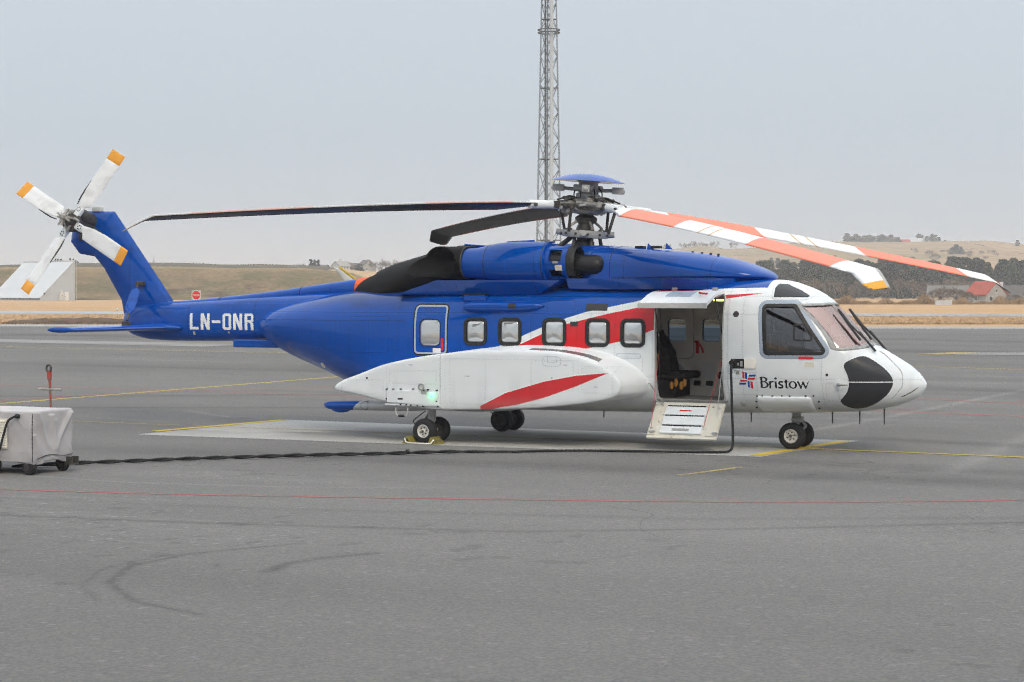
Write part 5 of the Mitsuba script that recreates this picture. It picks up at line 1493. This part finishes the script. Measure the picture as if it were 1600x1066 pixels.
gt = []
for k in range(30000):
    v = 150 + 62 * rng.uniform(0, 1) ** 2
    u = rng.uniform(-.29, .29) * v
    if v < APRON_FAR(u) + 1.0:
        continue
    p = site(u, v, -.03)
    a, h = rng.uniform(0, 6.283), rng.uniform(.05, .15)
    w = .04
    gt.append([p + [w * math.cos(a), w * math.sin(a), 0], p - [w * math.cos(a), w * math.sin(a), 0], p + [rng.normal() * .08, rng.normal() * .08, h]])
gt = np.array(gt).reshape(-1, 3)
rk = numbered('dry_grass')
scene[rk] = mikit.ply(trimesh.Trimesh(gt, np.arange(len(gt)).reshape(-1, 3), process=False), 'm_reed')
labels[rk] = {'label': 'short dry grass along the far edge of the apron', 'category': 'grass', 'kind': 'stuff'}
md = trimesh.creation.icosphere(subdivisions=4)
md.vertices = md.vertices * [6.5, 2.2, .42] + (meshkit.fbm(md.vertices * 4, 4) - .5)[:, None] * [1.2, .8, .5]
p = site(-34.21, 152.5)
md.apply_transform(trimesh.transformations.translation_matrix((p[0], p[1], -.02)) @ trimesh.transformations.rotation_matrix(.44, (0, 0, 1)))
solo('earth_mound', md, 'm_mud', 'low mound of dark turned earth at the far left edge of the apron', 'mound', smooth=True)


# ------------------------------------------------------------------ far buildings
matt('m_housewhite', (.62, .61, .57), .7)
matt('m_housegrey', (.36, .35, .33), .7)
matt('m_housebeige', (.50, .45, .36), .7)
matt('m_roofgrey', (.11, .105, .10), .7)
matt('m_roofold', mikit.proc(lambda p, n, uv: mi.Color3f(.21, .20, .19) * (.7 + .6 * FBM(p.x, p.y, p.z * 3, 4))), .8)
matt('m_roofpale', (.55, .56, .56), .6)
matt('m_roofred', mikit.proc(lambda p, n, uv: mi.Color3f(.40, .075, .05) * (.8 + .4 * FBM(p.x, p.y, p.z * 3, 3))), .7)
matt('m_windowdark', (.03, .032, .035), .2)


def house(name, label, u, v, z, w, d, wall, roof_h, rz, mw, mr, windows=(), category='house', chimney=False, door=None):
    """gabled house: gable front of width w, ridge running back over depth d"""
    key = thing(name, label, category)
    p = site(u, v)
    W = trimesh.transformations.translation_matrix((p[0], p[1], z)) @ trimesh.transformations.rotation_matrix(YAW + rz, (0, 0, 1))

    def placed(m):
        m = m.copy()
        m.apply_transform(W)
        return m
    h = w / 2
    prof = sg.Polygon([(-h, -1.5), (h, -1.5), (h, wall), (0, wall + roof_h - .1), (-h, wall)])
    body = trimesh.creation.extrude_polygon(prof, d, engine='earcut')
    body.vertices = body.vertices[:, [0, 2, 1]]
    body.invert()
    put('wall', placed(body), mw, key)
    t = .22
    roof = trimesh.creation.extrude_polygon(sg.Polygon([(-h - .4, wall - .4 * roof_h / h), (0, wall + roof_h), (h + .4, wall - .4 * roof_h / h), (h + .4, wall - .4 * roof_h / h + t), (0, wall + roof_h + t), (-h - .4, wall - .4 * roof_h / h + t)]), d + .8, engine='earcut')
    roof.vertices = roof.vertices[:, [0, 2, 1]] - [0, .4, 0]
    roof.invert()
    R = put('roof', placed(roof), mr, key)
    if chimney:
        put('chimney', placed(box(-.35, .35, d * .4, d * .4 + .7, wall + roof_h - .5, wall + roof_h + 1.0)), mw, R)
    for face, a, b, ww, wh in windows:
        if face == 'front':
            q = box(a - ww / 2, a + ww / 2, -.06, .05, b, b + wh)
            f = box(a - ww / 2 - .12, a + ww / 2 + .12, -.04, .05, b - .12, b + wh + .12)
        elif face == 'left':
            q = box(-h - .06, -h + .05, a - ww / 2, a + ww / 2, b, b + wh)
            f = box(-h - .04, -h + .05, a - ww / 2 - .12, a + ww / 2 + .12, b - .12, b + wh + .12)
        else:
            q = box(h - .05, h + .06, a - ww / 2, a + ww / 2, b, b + wh)
            f = box(h - .05, h + .04, a - ww / 2 - .12, a + ww / 2 + .12, b - .12, b + wh + .12)
        k = put('window', placed(f), 'm_housewhite', key)
        put('pane', placed(q), 'm_windowdark', k)
    if door:
        put('door', placed(box(door[0] - .5, door[0] + .5, -.05, .05, 0, 2.0)), door[1], key)
    return key


house('red_roofed_barn', 'grey barn with a steep red roof among the trees at the right edge', 105.91, 420, 0, 6.1, 6.2, 1.75, 2.65, .52, 'm_housegrey', 'm_roofred', [('front', -1.6, .3, .9, .9), ('front', 1.2, .2, 1.5, .7), ('front', 0, 2.2, .5, .6), ('left', 3, .4, .8, .8)], 'barn')
house('grey_shed', 'low grey-roofed shed behind the leafless trees left of the red barn', 107.27, 452, 0, 4.5, 9, 1.5, 2.0, 1.25, 'm_housebeige', 'm_roofold', [('left', 2.5, .3, .8, .8), ('left', 6, .3, .8, .8)], 'shed')
house('dark_roofed_house', 'dark-roofed low house just right of the red barn', 117.33, 440, 0, 5, 12, .9, 2.6, 1.15, 'm_housewhite', 'm_roofgrey', [('left', 3, .2, 1.0, .6), ('left', 7, .2, 1.0, .6)], chimney=True)
house('white_house', 'white two-storey house with a pale grey roof left of the black exhaust', -70.71, 770, 9.6, 4.0, 6.5, 2.7, 1.7, -.62, 'm_housewhite', 'm_housegrey', [('front', -.8, 1.6, .5, .6), ('front', .8, 1.6, .5, .6), ('right', 1.5, 1.6, .6, .6), ('right', 3.2, 1.6, .6, .6), ('right', 5, 1.6, .6, .6)], chimney=True)
house('gabled_house', 'grey gabled house with a dark roof nearest the black exhaust', -58.72, 790, 9.6, 6.0, 7, 2.6, 2.6, .45, 'm_housegrey', 'm_roofgrey', [('front', -1, 1.2, .7, .8), ('front', 1, 2.4, .6, .7), ('front', 0, 3.2, .6, .6)])
house('long_house', 'low brown house joined between the white house and the grey gabled one', -62.40, 800, 9.8, 4, 8.0, 2.1, 1.7, 1.3, 'm_housebeige', 'm_roofgrey', [('left', 2, .7, .8, .8), ('left', 5, .7, .8, .8)])
house('blue_cabin', 'low grey-blue cabin beside the dark conifers on the left skyline', -73.73, 768, 10.6, 2.6, 6.5, 1.3, .5, 1.35, 'm_greytrim', 'm_roofgrey', [('left', 2, .4, .5, .6), ('left', 4.6, .4, .5, .6)])
for px, w, mw, mr, lab, hh in ((1405, 5, 'm_housewhite', 'm_roofred', 'white farmhouse with a red roof on the hill crest, leftmost of the farm', 3.0), (1421, 7, 'm_housebeige', 'm_roofred', 'low red-roofed outbuilding in the middle of the hilltop farm', 2.2), (1442, 8, 'm_housegrey', 'm_roofpale', 'long barn with a pale roof at the right of the hilltop farm', 3.2)):
    house('hilltop_house', lab, K(px) * 1585, 1585, hill_z(px) - 2.2, w, 12, hh, 2.6, .95 if px != 1421 else 1.3, mw, mr, [('left', 3, 1.0, 1.0, 1.0), ('left', 8, 1.0, 1.0, 1.0), ('front', 0, 1.0, 1.0, 1.0)])
house('hillside_cottage', 'small grey cottage right of the tree clump halfway up the hill', K(1512) * 1195, 1195, 20.2, 5, 7, 2.0, 2.0, .9, 'm_housegrey', 'm_roofgrey', [('left', 2, .8, .9, .9), ('left', 5, .8, .9, .9)])
wb = thing('concrete_block', 'long white concrete block standing before the dry reeds', 'block')
p = site(76.61, 341)
for a in (-1.0, .0):
    m = box(a * 1.48 - .0 + .01, a * 1.48 + 1.46, -.3, .3, -.05, .80, .03)
    m.apply_transform(trimesh.transformations.translation_matrix((p[0], p[1], 0)) @ trimesh.transformations.rotation_matrix(YAW, (0, 0, 1)))
    put('slab', m, 'm_roofpale', wb)

# the sloping shed on the left
SHED = thing('sloping_shed', 'pale metal shed whose roof slopes down to the ground, at the far left', 'shed')
sp0 = site(-117.10, 476)
sa = YAW + math.radians(38)
SW = trimesh.transformations.translation_matrix((sp0[0], sp0[1], 0)) @ trimesh.transformations.rotation_matrix(sa, (0, 0, 1))


def shed_part(name, m, mat, parent=SHED):
    m.apply_transform(SW)
    return put(name, m, mat, parent)


matt('m_shedroof', mikit.proc(lambda p, n, uv: mi.Color3f(.60, .63, .65) * (.93 + .1 * FBM(p.x * .3, p.y * .3, p.z * .3, 3))), .45)
matt('m_shedwall', mikit.proc(lambda p, n, uv: mi.Color3f(.50, .52, .53) * (.92 + .12 * FBM(p.x * .5, p.y * .5, p.z * .2, 3))), .5)
wd, wh, wl = 9.3, 9.85, 30.0
tri_prof = sg.Polygon([(0.0, -.4), (wd, -.4), (wd, wh), (0, .55)])
m = trimesh.creation.extrude_polygon(tri_prof, wl, engine='earcut')
m.vertices = m.vertices[:, [0, 2, 1]] * [1, 1, 1]
m.invert()
shed_part('wall', m, 'm_shedwall')
for k in range(17):
    x = .3 + k * .6
    zt = .55 + (wh - .55) * x / wd - .15
    if zt > .5:
        shed_part('cladding_rib', box(x, x + .10, -.05, .02, 0, zt), 'm_shedwall')
nrow, ncol = 4, 15
sl = math.atan2(wh - .55, wd)
for i in range(nrow):
    for j in range(ncol):
        L_ = math.hypot(wd, wh - .55) / nrow
        m = box(0, L_ - .02, -.25 + j * (wl + .5) / ncol + .01, -.25 + (j + 1) * (wl + .5) / ncol - .01, .01, .12)
        m.apply_transform(trimesh.transformations.translation_matrix((i * L_ * math.cos(sl), 0, .55 + i * L_ * math.sin(sl))) @ trimesh.transformations.rotation_matrix(-sl, (0, 1, 0)))
        shed_part('roof_panel', m, 'm_shedroof')
shed_part('eave_strip', box(-.15, .05, -.2, wl, .25, .5), 'm_darkmetal')
shed_part('ridge_cap', box(wd - .3, wd + .1, -.3, wl + .2, wh + .02, wh + .25), 'm_shedroof')
shed_part('corner_trim', box(wd - .12, wd + .1, -.12, .02, 0, wh), 'm_lightgrey')
dk = shed_part('door', box(6.7, 7.75, -.07, .02, 0, 2.15), 'm_lining')
shed_part('handle', box(6.8, 6.95, -.13, -.07, 1.0, 1.08), 'm_darkmetal', dk)
lp = shed_part('floodlight', cat(box(1.0, 1.3, -.5, -.05, 1.75, 1.95, .03), box(1.05, 1.2, -.6, -.3, 1.45, 1.75, .03)), 'm_darkmetal')
tk = thing('white_cabinet', 'white utility cabinet standing against the gable wall of the sloping shed', 'cabinet')
for nm, m, mt in (('body', box(4.9, 6.0, -1.2, -.3, 0, 1.9, .06), 'm_housewhite'), ('lid', box(5.1, 5.8, -1.1, -.4, 1.92, 2.5, .1), 'm_housewhite'), ('label', box(5.3, 5.6, -1.215, -1.19, 1.1, 1.4), 'm_lineyellow')):
    m.apply_transform(SW)
    put(nm, m, mt, tk)

# stop sign
SG = thing('stop_sign', 'red octagonal stop sign on a white square board above the tail boom', 'sign')
sp = site(-31.24, 190)
SGW = trimesh.transformations.translation_matrix((sp[0], sp[1], 0)) @ trimesh.transformations.rotation_matrix(YAW, (0, 0, 1)) @ trimesh.transformations.rotation_matrix(math.pi / 2, (1, 0, 0))
zc = 2.16
octo = lambda r: sg.Polygon([(r / math.cos(math.pi / 8) * math.cos(math.pi / 8 + q * math.pi / 4), zc + r / math.cos(math.pi / 8) * math.sin(math.pi / 8 + q * math.pi / 4)) for q in range(8)])
for nm, g, t0, t1, mt in (('board', sg.box(-.45, zc - .47, .45, zc + .47), -.02, 0, 'm_lightgrey'), ('border', octo(.44), 0, .008, 'm_housewhite'), ('face', octo(.40), .008, .014, 'm_red')):
    m = trimesh.creation.extrude_polygon(g, t1 - t0, engine='earcut')
    m.vertices[:, 2] += t0
    m.apply_transform(SGW)
    put(nm, m, mt, SG)
tx = meshkit.text_mesh('STOPP!', .20, .004, bold=True)
tx.vertices[:, :2] -= tx.bounds[:, :2].mean(0)
tx.vertices[:, 0] *= .70 / (tx.bounds[1, 0] - tx.bounds[0, 0])
tx.vertices += [0, zc, .014]
tx.apply_transform(SGW)
put('lettering', tx, 'm_housewhite', SG)
put('post', rod((sp[0], sp[1], -.1), (sp[0], sp[1], zc - .47), .04), 'm_greymetal', SG)
put('clamp', box(sp[0] - .05, sp[0] + .05, sp[1] + .01, sp[1] + .06, zc - .3, zc - .2), 'm_greymetal', SG)

# thin mast on the left skyline and a taxiway marker light
am = thing('skyline_mast', 'thin braced radio mast on the skyline left of the stop sign', 'mast')
p = site(-141.61, 760)
put('pole', rod((p[0], p[1], 9.5), (p[0], p[1], H_(400, 760)), .10, 6), 'm_greymetal', am)
for s in (-1, 1):
    q = site(-141.61 + s * 1.3, 760)
    put('stay', rod((q[0], q[1], 10.0), (p[0], p[1], H_(405, 760)), .06, 5), 'm_greymetal', am)
bl = thing('marker_light', 'small white marker light in the grass left of the tail boom', 'light')
p = site(-48.33, 235)
put('post', rod((p[0], p[1], -.05), (p[0], p[1], .25), .05), 'm_greymetal', bl)
put('lamp', ellipsoid((p[0], p[1], .33), (.12, .12, .14), 2), 'm_housewhite', bl, True)

# aeroplane parked beyond, only its fin shows above the tail boom
AP = thing('parked_aeroplane', 'aeroplane whose grey-white fin with a yellow edge rises above the tail boom', 'aeroplane')
ap = site(-5.04, 62)
APW = trimesh.transformations.translation_matrix((ap[0], ap[1], 0)) @ trimesh.transformations.rotation_matrix(YAW, (0, 0, 1))


def plane_part(name, m, mt, smooth=False):
    m.apply_transform(APW)
    return put(name, m, mt, AP, smooth)


matt('m_planegrey', (.56, .565, .54), .4)
fz = lambda y: 2.69 + (453 - y) / 3000 * 62
fin = plate([(-.72, fz(418.5)), (-.52, fz(417.6)), (.16, fz(443)), (.30, fz(453)), (-.35, fz(453)), (-.33, fz(443))], .05, .2, .05, lambda x, z, h: np.stack([x, h, z], 1))
plane_part('fin', fin, 'm_planegrey', 50)
plane_part('fin_edge', tube([(-.53, -.03, fz(417.6)), (.16, -.04, fz(443.0)), (.30, -.04, fz(453))], .035, 8), 'm_lineyellow')
plane_part('fuselage', lathe([(0, .05), (.5, .2), (2.5, .42), (5, .62), (7.5, .62), (8.6, .42), (9.0, .1)], (-.25, -.6, 1.75), (0, 1, .0), 24), 'm_planegrey', 40)
plane_part('wing', box(-1.9, 1.5, 5.2, 6.6, 1.2, 1.32, .04), 'm_planegrey')
plane_part('wheel', cat(lathe([(-.08, .25), (.08, .25)], (-.9, 5.8, .25), (1, 0, 0), 20), lathe([(-.08, .25), (.08, .25)], (.5, 5.8, .25), (1, 0, 0), 20), rod((-.9, 5.8, .25), (-.4, 5.8, 1.3), .05), rod((.5, 5.8, .25), (0, 5.8, 1.3), .05)), 'm_rubber')

# ------------------------------------------------------------------ lattice mast
MV = 152.0
MC = site(2.91, MV)
MT = thing('lattice_mast', 'tall grey steel lattice mast with ladder rising behind the rotor head', 'mast')
half = lambda z: max(.30, 1.06 - .0190 * z)
mr_ = lambda a, z: MC + (RIGHT * math.cos(a) + AHEAD * math.sin(a)) * half(z) / math.cos(math.radians(8)) + np.array([0, 0, z])
ANG = [math.radians(q) for q in (188, -8, 98)]
TOPZ = 34.0
matt('m_steel', mikit.proc(lambda p, n, uv: mi.Color3f(.30, .32, .335) * (.8 + .4 * FBM(p.x * 3, p.y * 3, p.z * .8, 3))), .5, metallic=.3)
matt('m_steeldark', (.13, .135, .14), .55)
for a in ANG:
    put('leg', tube([mr_(a, z) for z in (-.1, 10, 20, TOPZ)], [.075, .07, .06, .05], 8), 'm_steel', MT)
z = .3
hgt = 2.45
while z < TOPZ - 1:
    z2 = min(z + hgt, TOPZ)
    br = []
    for k in range(3):
        a, b = ANG[k], ANG[(k + 1) % 3]
        br += [rod(mr_(a, z), mr_(b, z2), .034, 5), rod(mr_(b, z), mr_(a, z2), .034, 5)]
    put('lattice_brace', cat(*br), 'm_steel', MT)
    z = z2
    hgt *= .985
for z in (6.6, 13.0, 18.6, 24.0, 29.5):
    put('horizontal_brace', cat(*[rod(mr_(ANG[k], z), mr_(ANG[(k + 1) % 3], z), .05, 6) for k in range(3)]), 'm_steeldark', MT)
tc = MC + RIGHT * .20 - AHEAD * .25
put('cable_tube', rod(tc + [0, 0, 0], tc + [0, 0, TOPZ + .5], .15, 16), 'm_roofpale', MT)
c2 = MC - RIGHT * .28 + AHEAD * .1
put('cable_tray', cat(trimesh.creation.box((.13, .10, TOPZ), trimesh.transformations.translation_matrix(c2 + [0, 0, TOPZ / 2]) @ trimesh.transformations.rotation_matrix(YAW, (0, 0, 1)))), 'm_steeldark', MT)
lad = []
for s in (-.19, .19):
    lad.append(rod(MC + RIGHT * (-.03 + s) - AHEAD * .30, MC + RIGHT * (-.03 + s) - AHEAD * .30 + [0, 0, TOPZ], .018, 5))
for zz in np.arange(.5, TOPZ, .42):
    lad.append(rod(MC + RIGHT * -.22 - AHEAD * .30 + [0, 0, zz], MC + RIGHT * .16 - AHEAD * .30 + [0, 0, zz], .013, 4))
put('ladder', cat(*lad), 'm_steel', MT)
for dz in (0, .22):
    put('ring', tube([MC + (RIGHT * math.cos(q) + AHEAD * math.sin(q)) * (half(22.9) + .22) + [0, 0, 22.95 + dz] for q in np.linspace(0, 2 * math.pi, 33)], .05, 6), 'm_steeldark', MT)
put('footing', box(MC[0] - 1.6, MC[0] + 1.6, MC[1] - 1.6, MC[1] + 1.6, -.3, .12, .03), 'm_concrete', MT)

# ------------------------------------------------------------------ things on the apron
for k, (x0, x1, lab) in enumerate(((-.33, -.135, 'yellow wheel chock behind the near main wheel'), (.175, .37, 'yellow wheel chock in front of the near main wheel'))):
    key = thing('wheel_chock', lab, 'chock', None)
    prof = sg.Polygon([(x0, .005), (x1, .005), ((x0 + x1) / 2 + (.03 if k == 0 else -.03), .125), ((x0 + x1) / 2 - (.02 if k == 0 else .05), .125)])
    body = prism_y(prof, -2.02, -1.72) - prism_y(prof.buffer(-.035), -2.1, -1.6)
    put('body', body, 'm_yellowpaint', key)
    put('tread', cat(*[box((x0 + x1) / 2 - .03, (x0 + x1) / 2 + .03, y, y + .02, .123, .132) for y in (-2.0, -1.93, -1.86, -1.79)]), 'm_yellowpaint', key)
solo('chock_rope', tube(smooth_path([(-.27, -2.03, .10), (-.22, -2.06, .03), (0.0, -2.09, .02), (.24, -2.06, .02), (.30, -2.03, .09)], 6), .013, 8), 'm_lining', 'pale rope lying between the two yellow chocks by the near main wheel', 'rope', smooth=True)

# power cable: a twisted pair along the ground, then one lead up to the socket
CP = smooth_path([(-3.3, -8.75, .03), (-2.95, -8.06, .03), (-2.29, -7.27, .03), (-1.65, -6.48, .03), (-.93, -5.76, .03), (-.19, -5.03, .03), (.62, -4.39, .03), (1.40, -3.62, .03), (2.29, -3.07, .03)], 24)
CQ = smooth_path([(2.29, -3.07, .03), (3.14, -2.39, .03), (4.15, -2.06, .03), (4.76, -1.90, .03), (5.30, -1.72, .03), (5.52, -1.62, .04), (5.585, -1.58, .12), (5.575, -1.54, .30), (5.54, -1.48, .70), (5.50, -1.40, 1.15), (5.475, -1.34, 1.38), (5.47, -1.28, 1.48)], 10)
CB = thing('power_cable', 'thick black twisted power cable running from the covered cart to the helicopter', 'cable')
t_, A_, B_ = frames(CP)
ss = np.r_[0, np.cumsum(np.linalg.norm(np.diff(CP, axis=0), axis=1))]
for q in (0, math.pi):
    ph = ss * 2 * math.pi / .85 + q
    amp = .019 * np.clip((ss[-1] - ss) / 1.2, .25, 1)
    off = np.cross(t_, [0, 0, 1.0]) * (amp * np.cos(ph))[:, None] + np.array([0, 0, 1.0]) * (amp * (1 + np.sin(ph)))[:, None] * .8
    put('strand', tube(CP + off, .018, 8), 'm_rubber', CB, True)
put('lead', tube(CQ, .021, 10), 'm_rubber', CB, True)
put('tape_tag', tube(CP[150:152] + [0, 0, .03], .042, 10), 'm_black', CB)

# covered ground power cart
CT = thing('ground_power_cart', 'ground power cart on wheels under a wrinkled grey tarpaulin, at the left edge', 'cart')
cx0, cx1, cy0, cy1, cz0, cz1 = -4.9, -2.37, -9.43, -8.50, .17, .93


def tarp():
    m = trimesh.creation.box(bounds=[(cx0, cy0, cz0), (cx1, cy1, cz1)])
    m = m.subdivide_to_size(.035)
    m = trimesh.Trimesh(*trimesh.grouping and (m.vertices, m.faces), process=True)
    v = m.vertices
    c = np.array([(cx0 + cx1) / 2, (cy0 + cy1) / 2, (cz0 + cz1) / 2])
    hlf = np.array([(cx1 - cx0) / 2, (cy1 - cy0) / 2, (cz1 - cz0) / 2])
    q = (v - c)
    lim = hlf - .035
    core = np.clip(q, -lim, lim)
    d = q - core
    L2 = np.linalg.norm(d, axis=1, keepdims=True)
    out = core + d / np.maximum(L2, 1e-9) * np.minimum(L2, .035)
    nrm = d / np.maximum(L2, 1e-9)
    side = 1 - np.abs(nrm[:, 2])
    zr = (v[:, 2] - cz0) / (cz1 - cz0)
    f1 = meshkit.fbm(np.column_stack([v[:, 0] * 2.2 + v[:, 1] * 2.2, zr * 1.4, v[:, 1] * 1.5]), 3, 3) - .5
    f2 = np.abs(meshkit.fbm(np.column_stack([v[:, 0] * 4 + v[:, 1] * 5 + zr * 1.6, zr * 2.0, v[:, 1] * 0 + 3]), 2, 8) - .5)
    # two hanging folds on the near end: cloth pinched at the top corner
    on_end = (nrm[:, 0] > .5)
    yy = (v[:, 1] - cy0) / (cy1 - cy0)
    fold = np.zeros(len(v))
    for y0, y1, z0, amp in ((.10, .42, .98, .055), (.45, .62, .92, .04), (.93, .55, .95, .05), (.05, .30, .55, .035)):
        t = np.clip((z0 - zr) / .75, 0, 1)
        ax = y0 + (y1 - y0) * t
        fold += amp * np.exp(-((yy - ax) / .055) ** 2) * (zr < z0) * (1 - t) ** .5
    disp = side * (.055 * f1 + .05 * (.12 - f2)) + on_end * (fold - .03 * np.exp(-((zr - .55) / .25) ** 2)) + (1 - side) * .03 * f1 * np.sign(nrm[:, 2])
    out = out + nrm * disp[:, None]
    hem = (zr < .03)
    out[hem, 2] += .03 * np.sin(v[hem, 1] * 9 + v[hem, 0] * 5)
    m.vertices = c + out
    return m


matt('m_tarp', mikit.proc(lambda p, n, uv: mi.Color3f(.46, .445, .45) * (.86 + .22 * FBM(p.x * 3, p.y * 3, p.z * 3, 4)) * (1 - .25 * STEP(.45, .16, p.z) * FBM(p.x * 5, p.y * 5, p.z * 5, 3))), .7, .3)
TP = put('tarpaulin', tarp(), 'm_tarp', CT, 40, label='wrinkled grey tarpaulin')
put('seam', tube(smooth_path([(cx1 - .01, cy0 + .015, .90), (cx1 + .005, cy0 - .01, .6), (cx1, cy0 - .005, .20)], 4), .006, 6), 'm_darkmetal', TP)
put('hem_cord', tube([(cx1 + .025 + .01 * math.sin(k), cy0 + .06 + k * (cy1 - cy0 - .1) / 12, .235 + .03 * math.sin(k * .45) + .01 * k * .4) for k in range(13)], .007, 6), 'm_darkmetal', TP)
put('patch_label', box(cx1 + .028, cx1 + .034, -8.98, -8.90, .76, .81), 'm_lightgrey', TP)
for x0 in (-2.98, -3.42):
    g = put('louvre_panel', box(x0 - .17, x0 + .17, cy0 - .034, cy0 - .02, .38, .82), 'm_stair', CT)
    for k in range(11):
        m = box(x0 - .155, x0 + .155, cy0 - .052, cy0 - .03, .40 + k * .037, .415 + k * .037)
        put('slat', m, 'm_lining', g)
put('name_plate', box(-3.19, -3.13, cy0 - .045, cy0 - .02, .62, .74), 'm_placard', CT)
put('chassis', box(cx0 + .1, cx1 - .05, cy0 + .08, cy1 - .08, .20, .26), 'm_darkmetal', CT)
for x, y in ((cx1 - .12, cy0 + .08), (cx1 - .12, cy1 - .10), (cx0 + .6, cy0 + .08), (-3.15, cy0 + .10)):
    w = put('wheel', lathe([(-.05, .07), (-.05, .105), (-.03, .125), (.03, .125), (.05, .105), (.05, .07)], (x, y, .124), (.25, .97, 0), 24), 'm_rubber', CT, 40)
    put('hub', lathe([(-.055, .06), (.055, .06)], (x, y, .124), (.25, .97, 0), 16), 'm_darkmetal', w)
put('tow_eye', cat(box(cx1 - .02, cx1 + .10, -8.66, -8.50, .10, .12), box(cx1 - .02, cx1 + .10, -8.66, -8.64, .10, .22), box(cx1 - .02, cx1 + .10, -8.52, -8.50, .10, .22)), 'm_darkmetal', CT)
sk = put('side_cable', tube(smooth_path([(-2.62, cy0 - .05, .86), (-2.72, cy0 - .10, .80), (-2.80, cy0 - .12, .58), (-2.88, cy0 - .13, .34), (-3.05, cy0 - .13, .24), (-3.35, cy0 - .12, .22)], 8), .017, 8), 'm_rubber', CT, True)
put('gland', ellipsoid((-2.61, cy0 - .04, .86), (.04, .04, .035), 2), 'm_black', sk, True)
solo('yellow_hose', tube(smooth_path([(-3.25, -9.72, .62), (-3.02, -9.76, .45), (-2.86, -9.78, .28), (-2.80, -9.75, .12), (-2.86, -9.72, .03), (-3.1, -9.70, .02), (-3.6, -9.75, .02), (-4.4, -9.9, .02)], 10), .022, 10), 'm_hose' if False else matt('m_hose', (.62, .30, .03), .5), 'yellow-orange hose hanging in front of the covered cart', 'hose', smooth=True)
TBX, TBY = (-2.838, 1.084)[0], -8.42
TB = thing('tow_bar', 'red drawbar with a cross handle and ring standing upright behind the covered cart', 'tow bar')
matt('m_rustred', mikit.proc(lambda p, n, uv: MIX((.36, .055, .04), (.16, .12, .10), STEP(.46, .6, FBM(p.x * 30, p.y * 30, p.z * 14, 3)))), .6)
put('shaft', tube([(TBX, TBY, .25), (TBX - .01, TBY, .98), (TBX - .03, TBY, 1.40)], [.017, .017, .022], 10), 'm_rustred', TB, 40)
put('handle', rod((TBX - .18, TBY - .06, 1.20), (TBX + .15, TBY + .05, 1.195), .018, 10), 'm_metal', TB)
put('socket', cat(box(TBX - .06, TBX + .0, TBY - .03, TBY + .03, 1.34, 1.47, .01)), 'm_rustred', TB)
put('ring', tube([(TBX - .035 + .042 * math.cos(q), TBY - .01, 1.51 + .05 * math.sin(q)) for q in np.linspace(0, 2 * math.pi, 25)], .017, 8), 'm_darkmetal', TB)

# ------------------------------------------------------------------ the air over the field
scene['haze'] = {'type': 'cube', 'to_world': T().translate([0, 900, 38]) @ T().scale([3200, 3000, 45]), 'bsdf': {'type': 'null'}, 'interior': {'type': 'ref', 'id': 'air'}}
labels['haze'] = {'kind': 'stuff'}
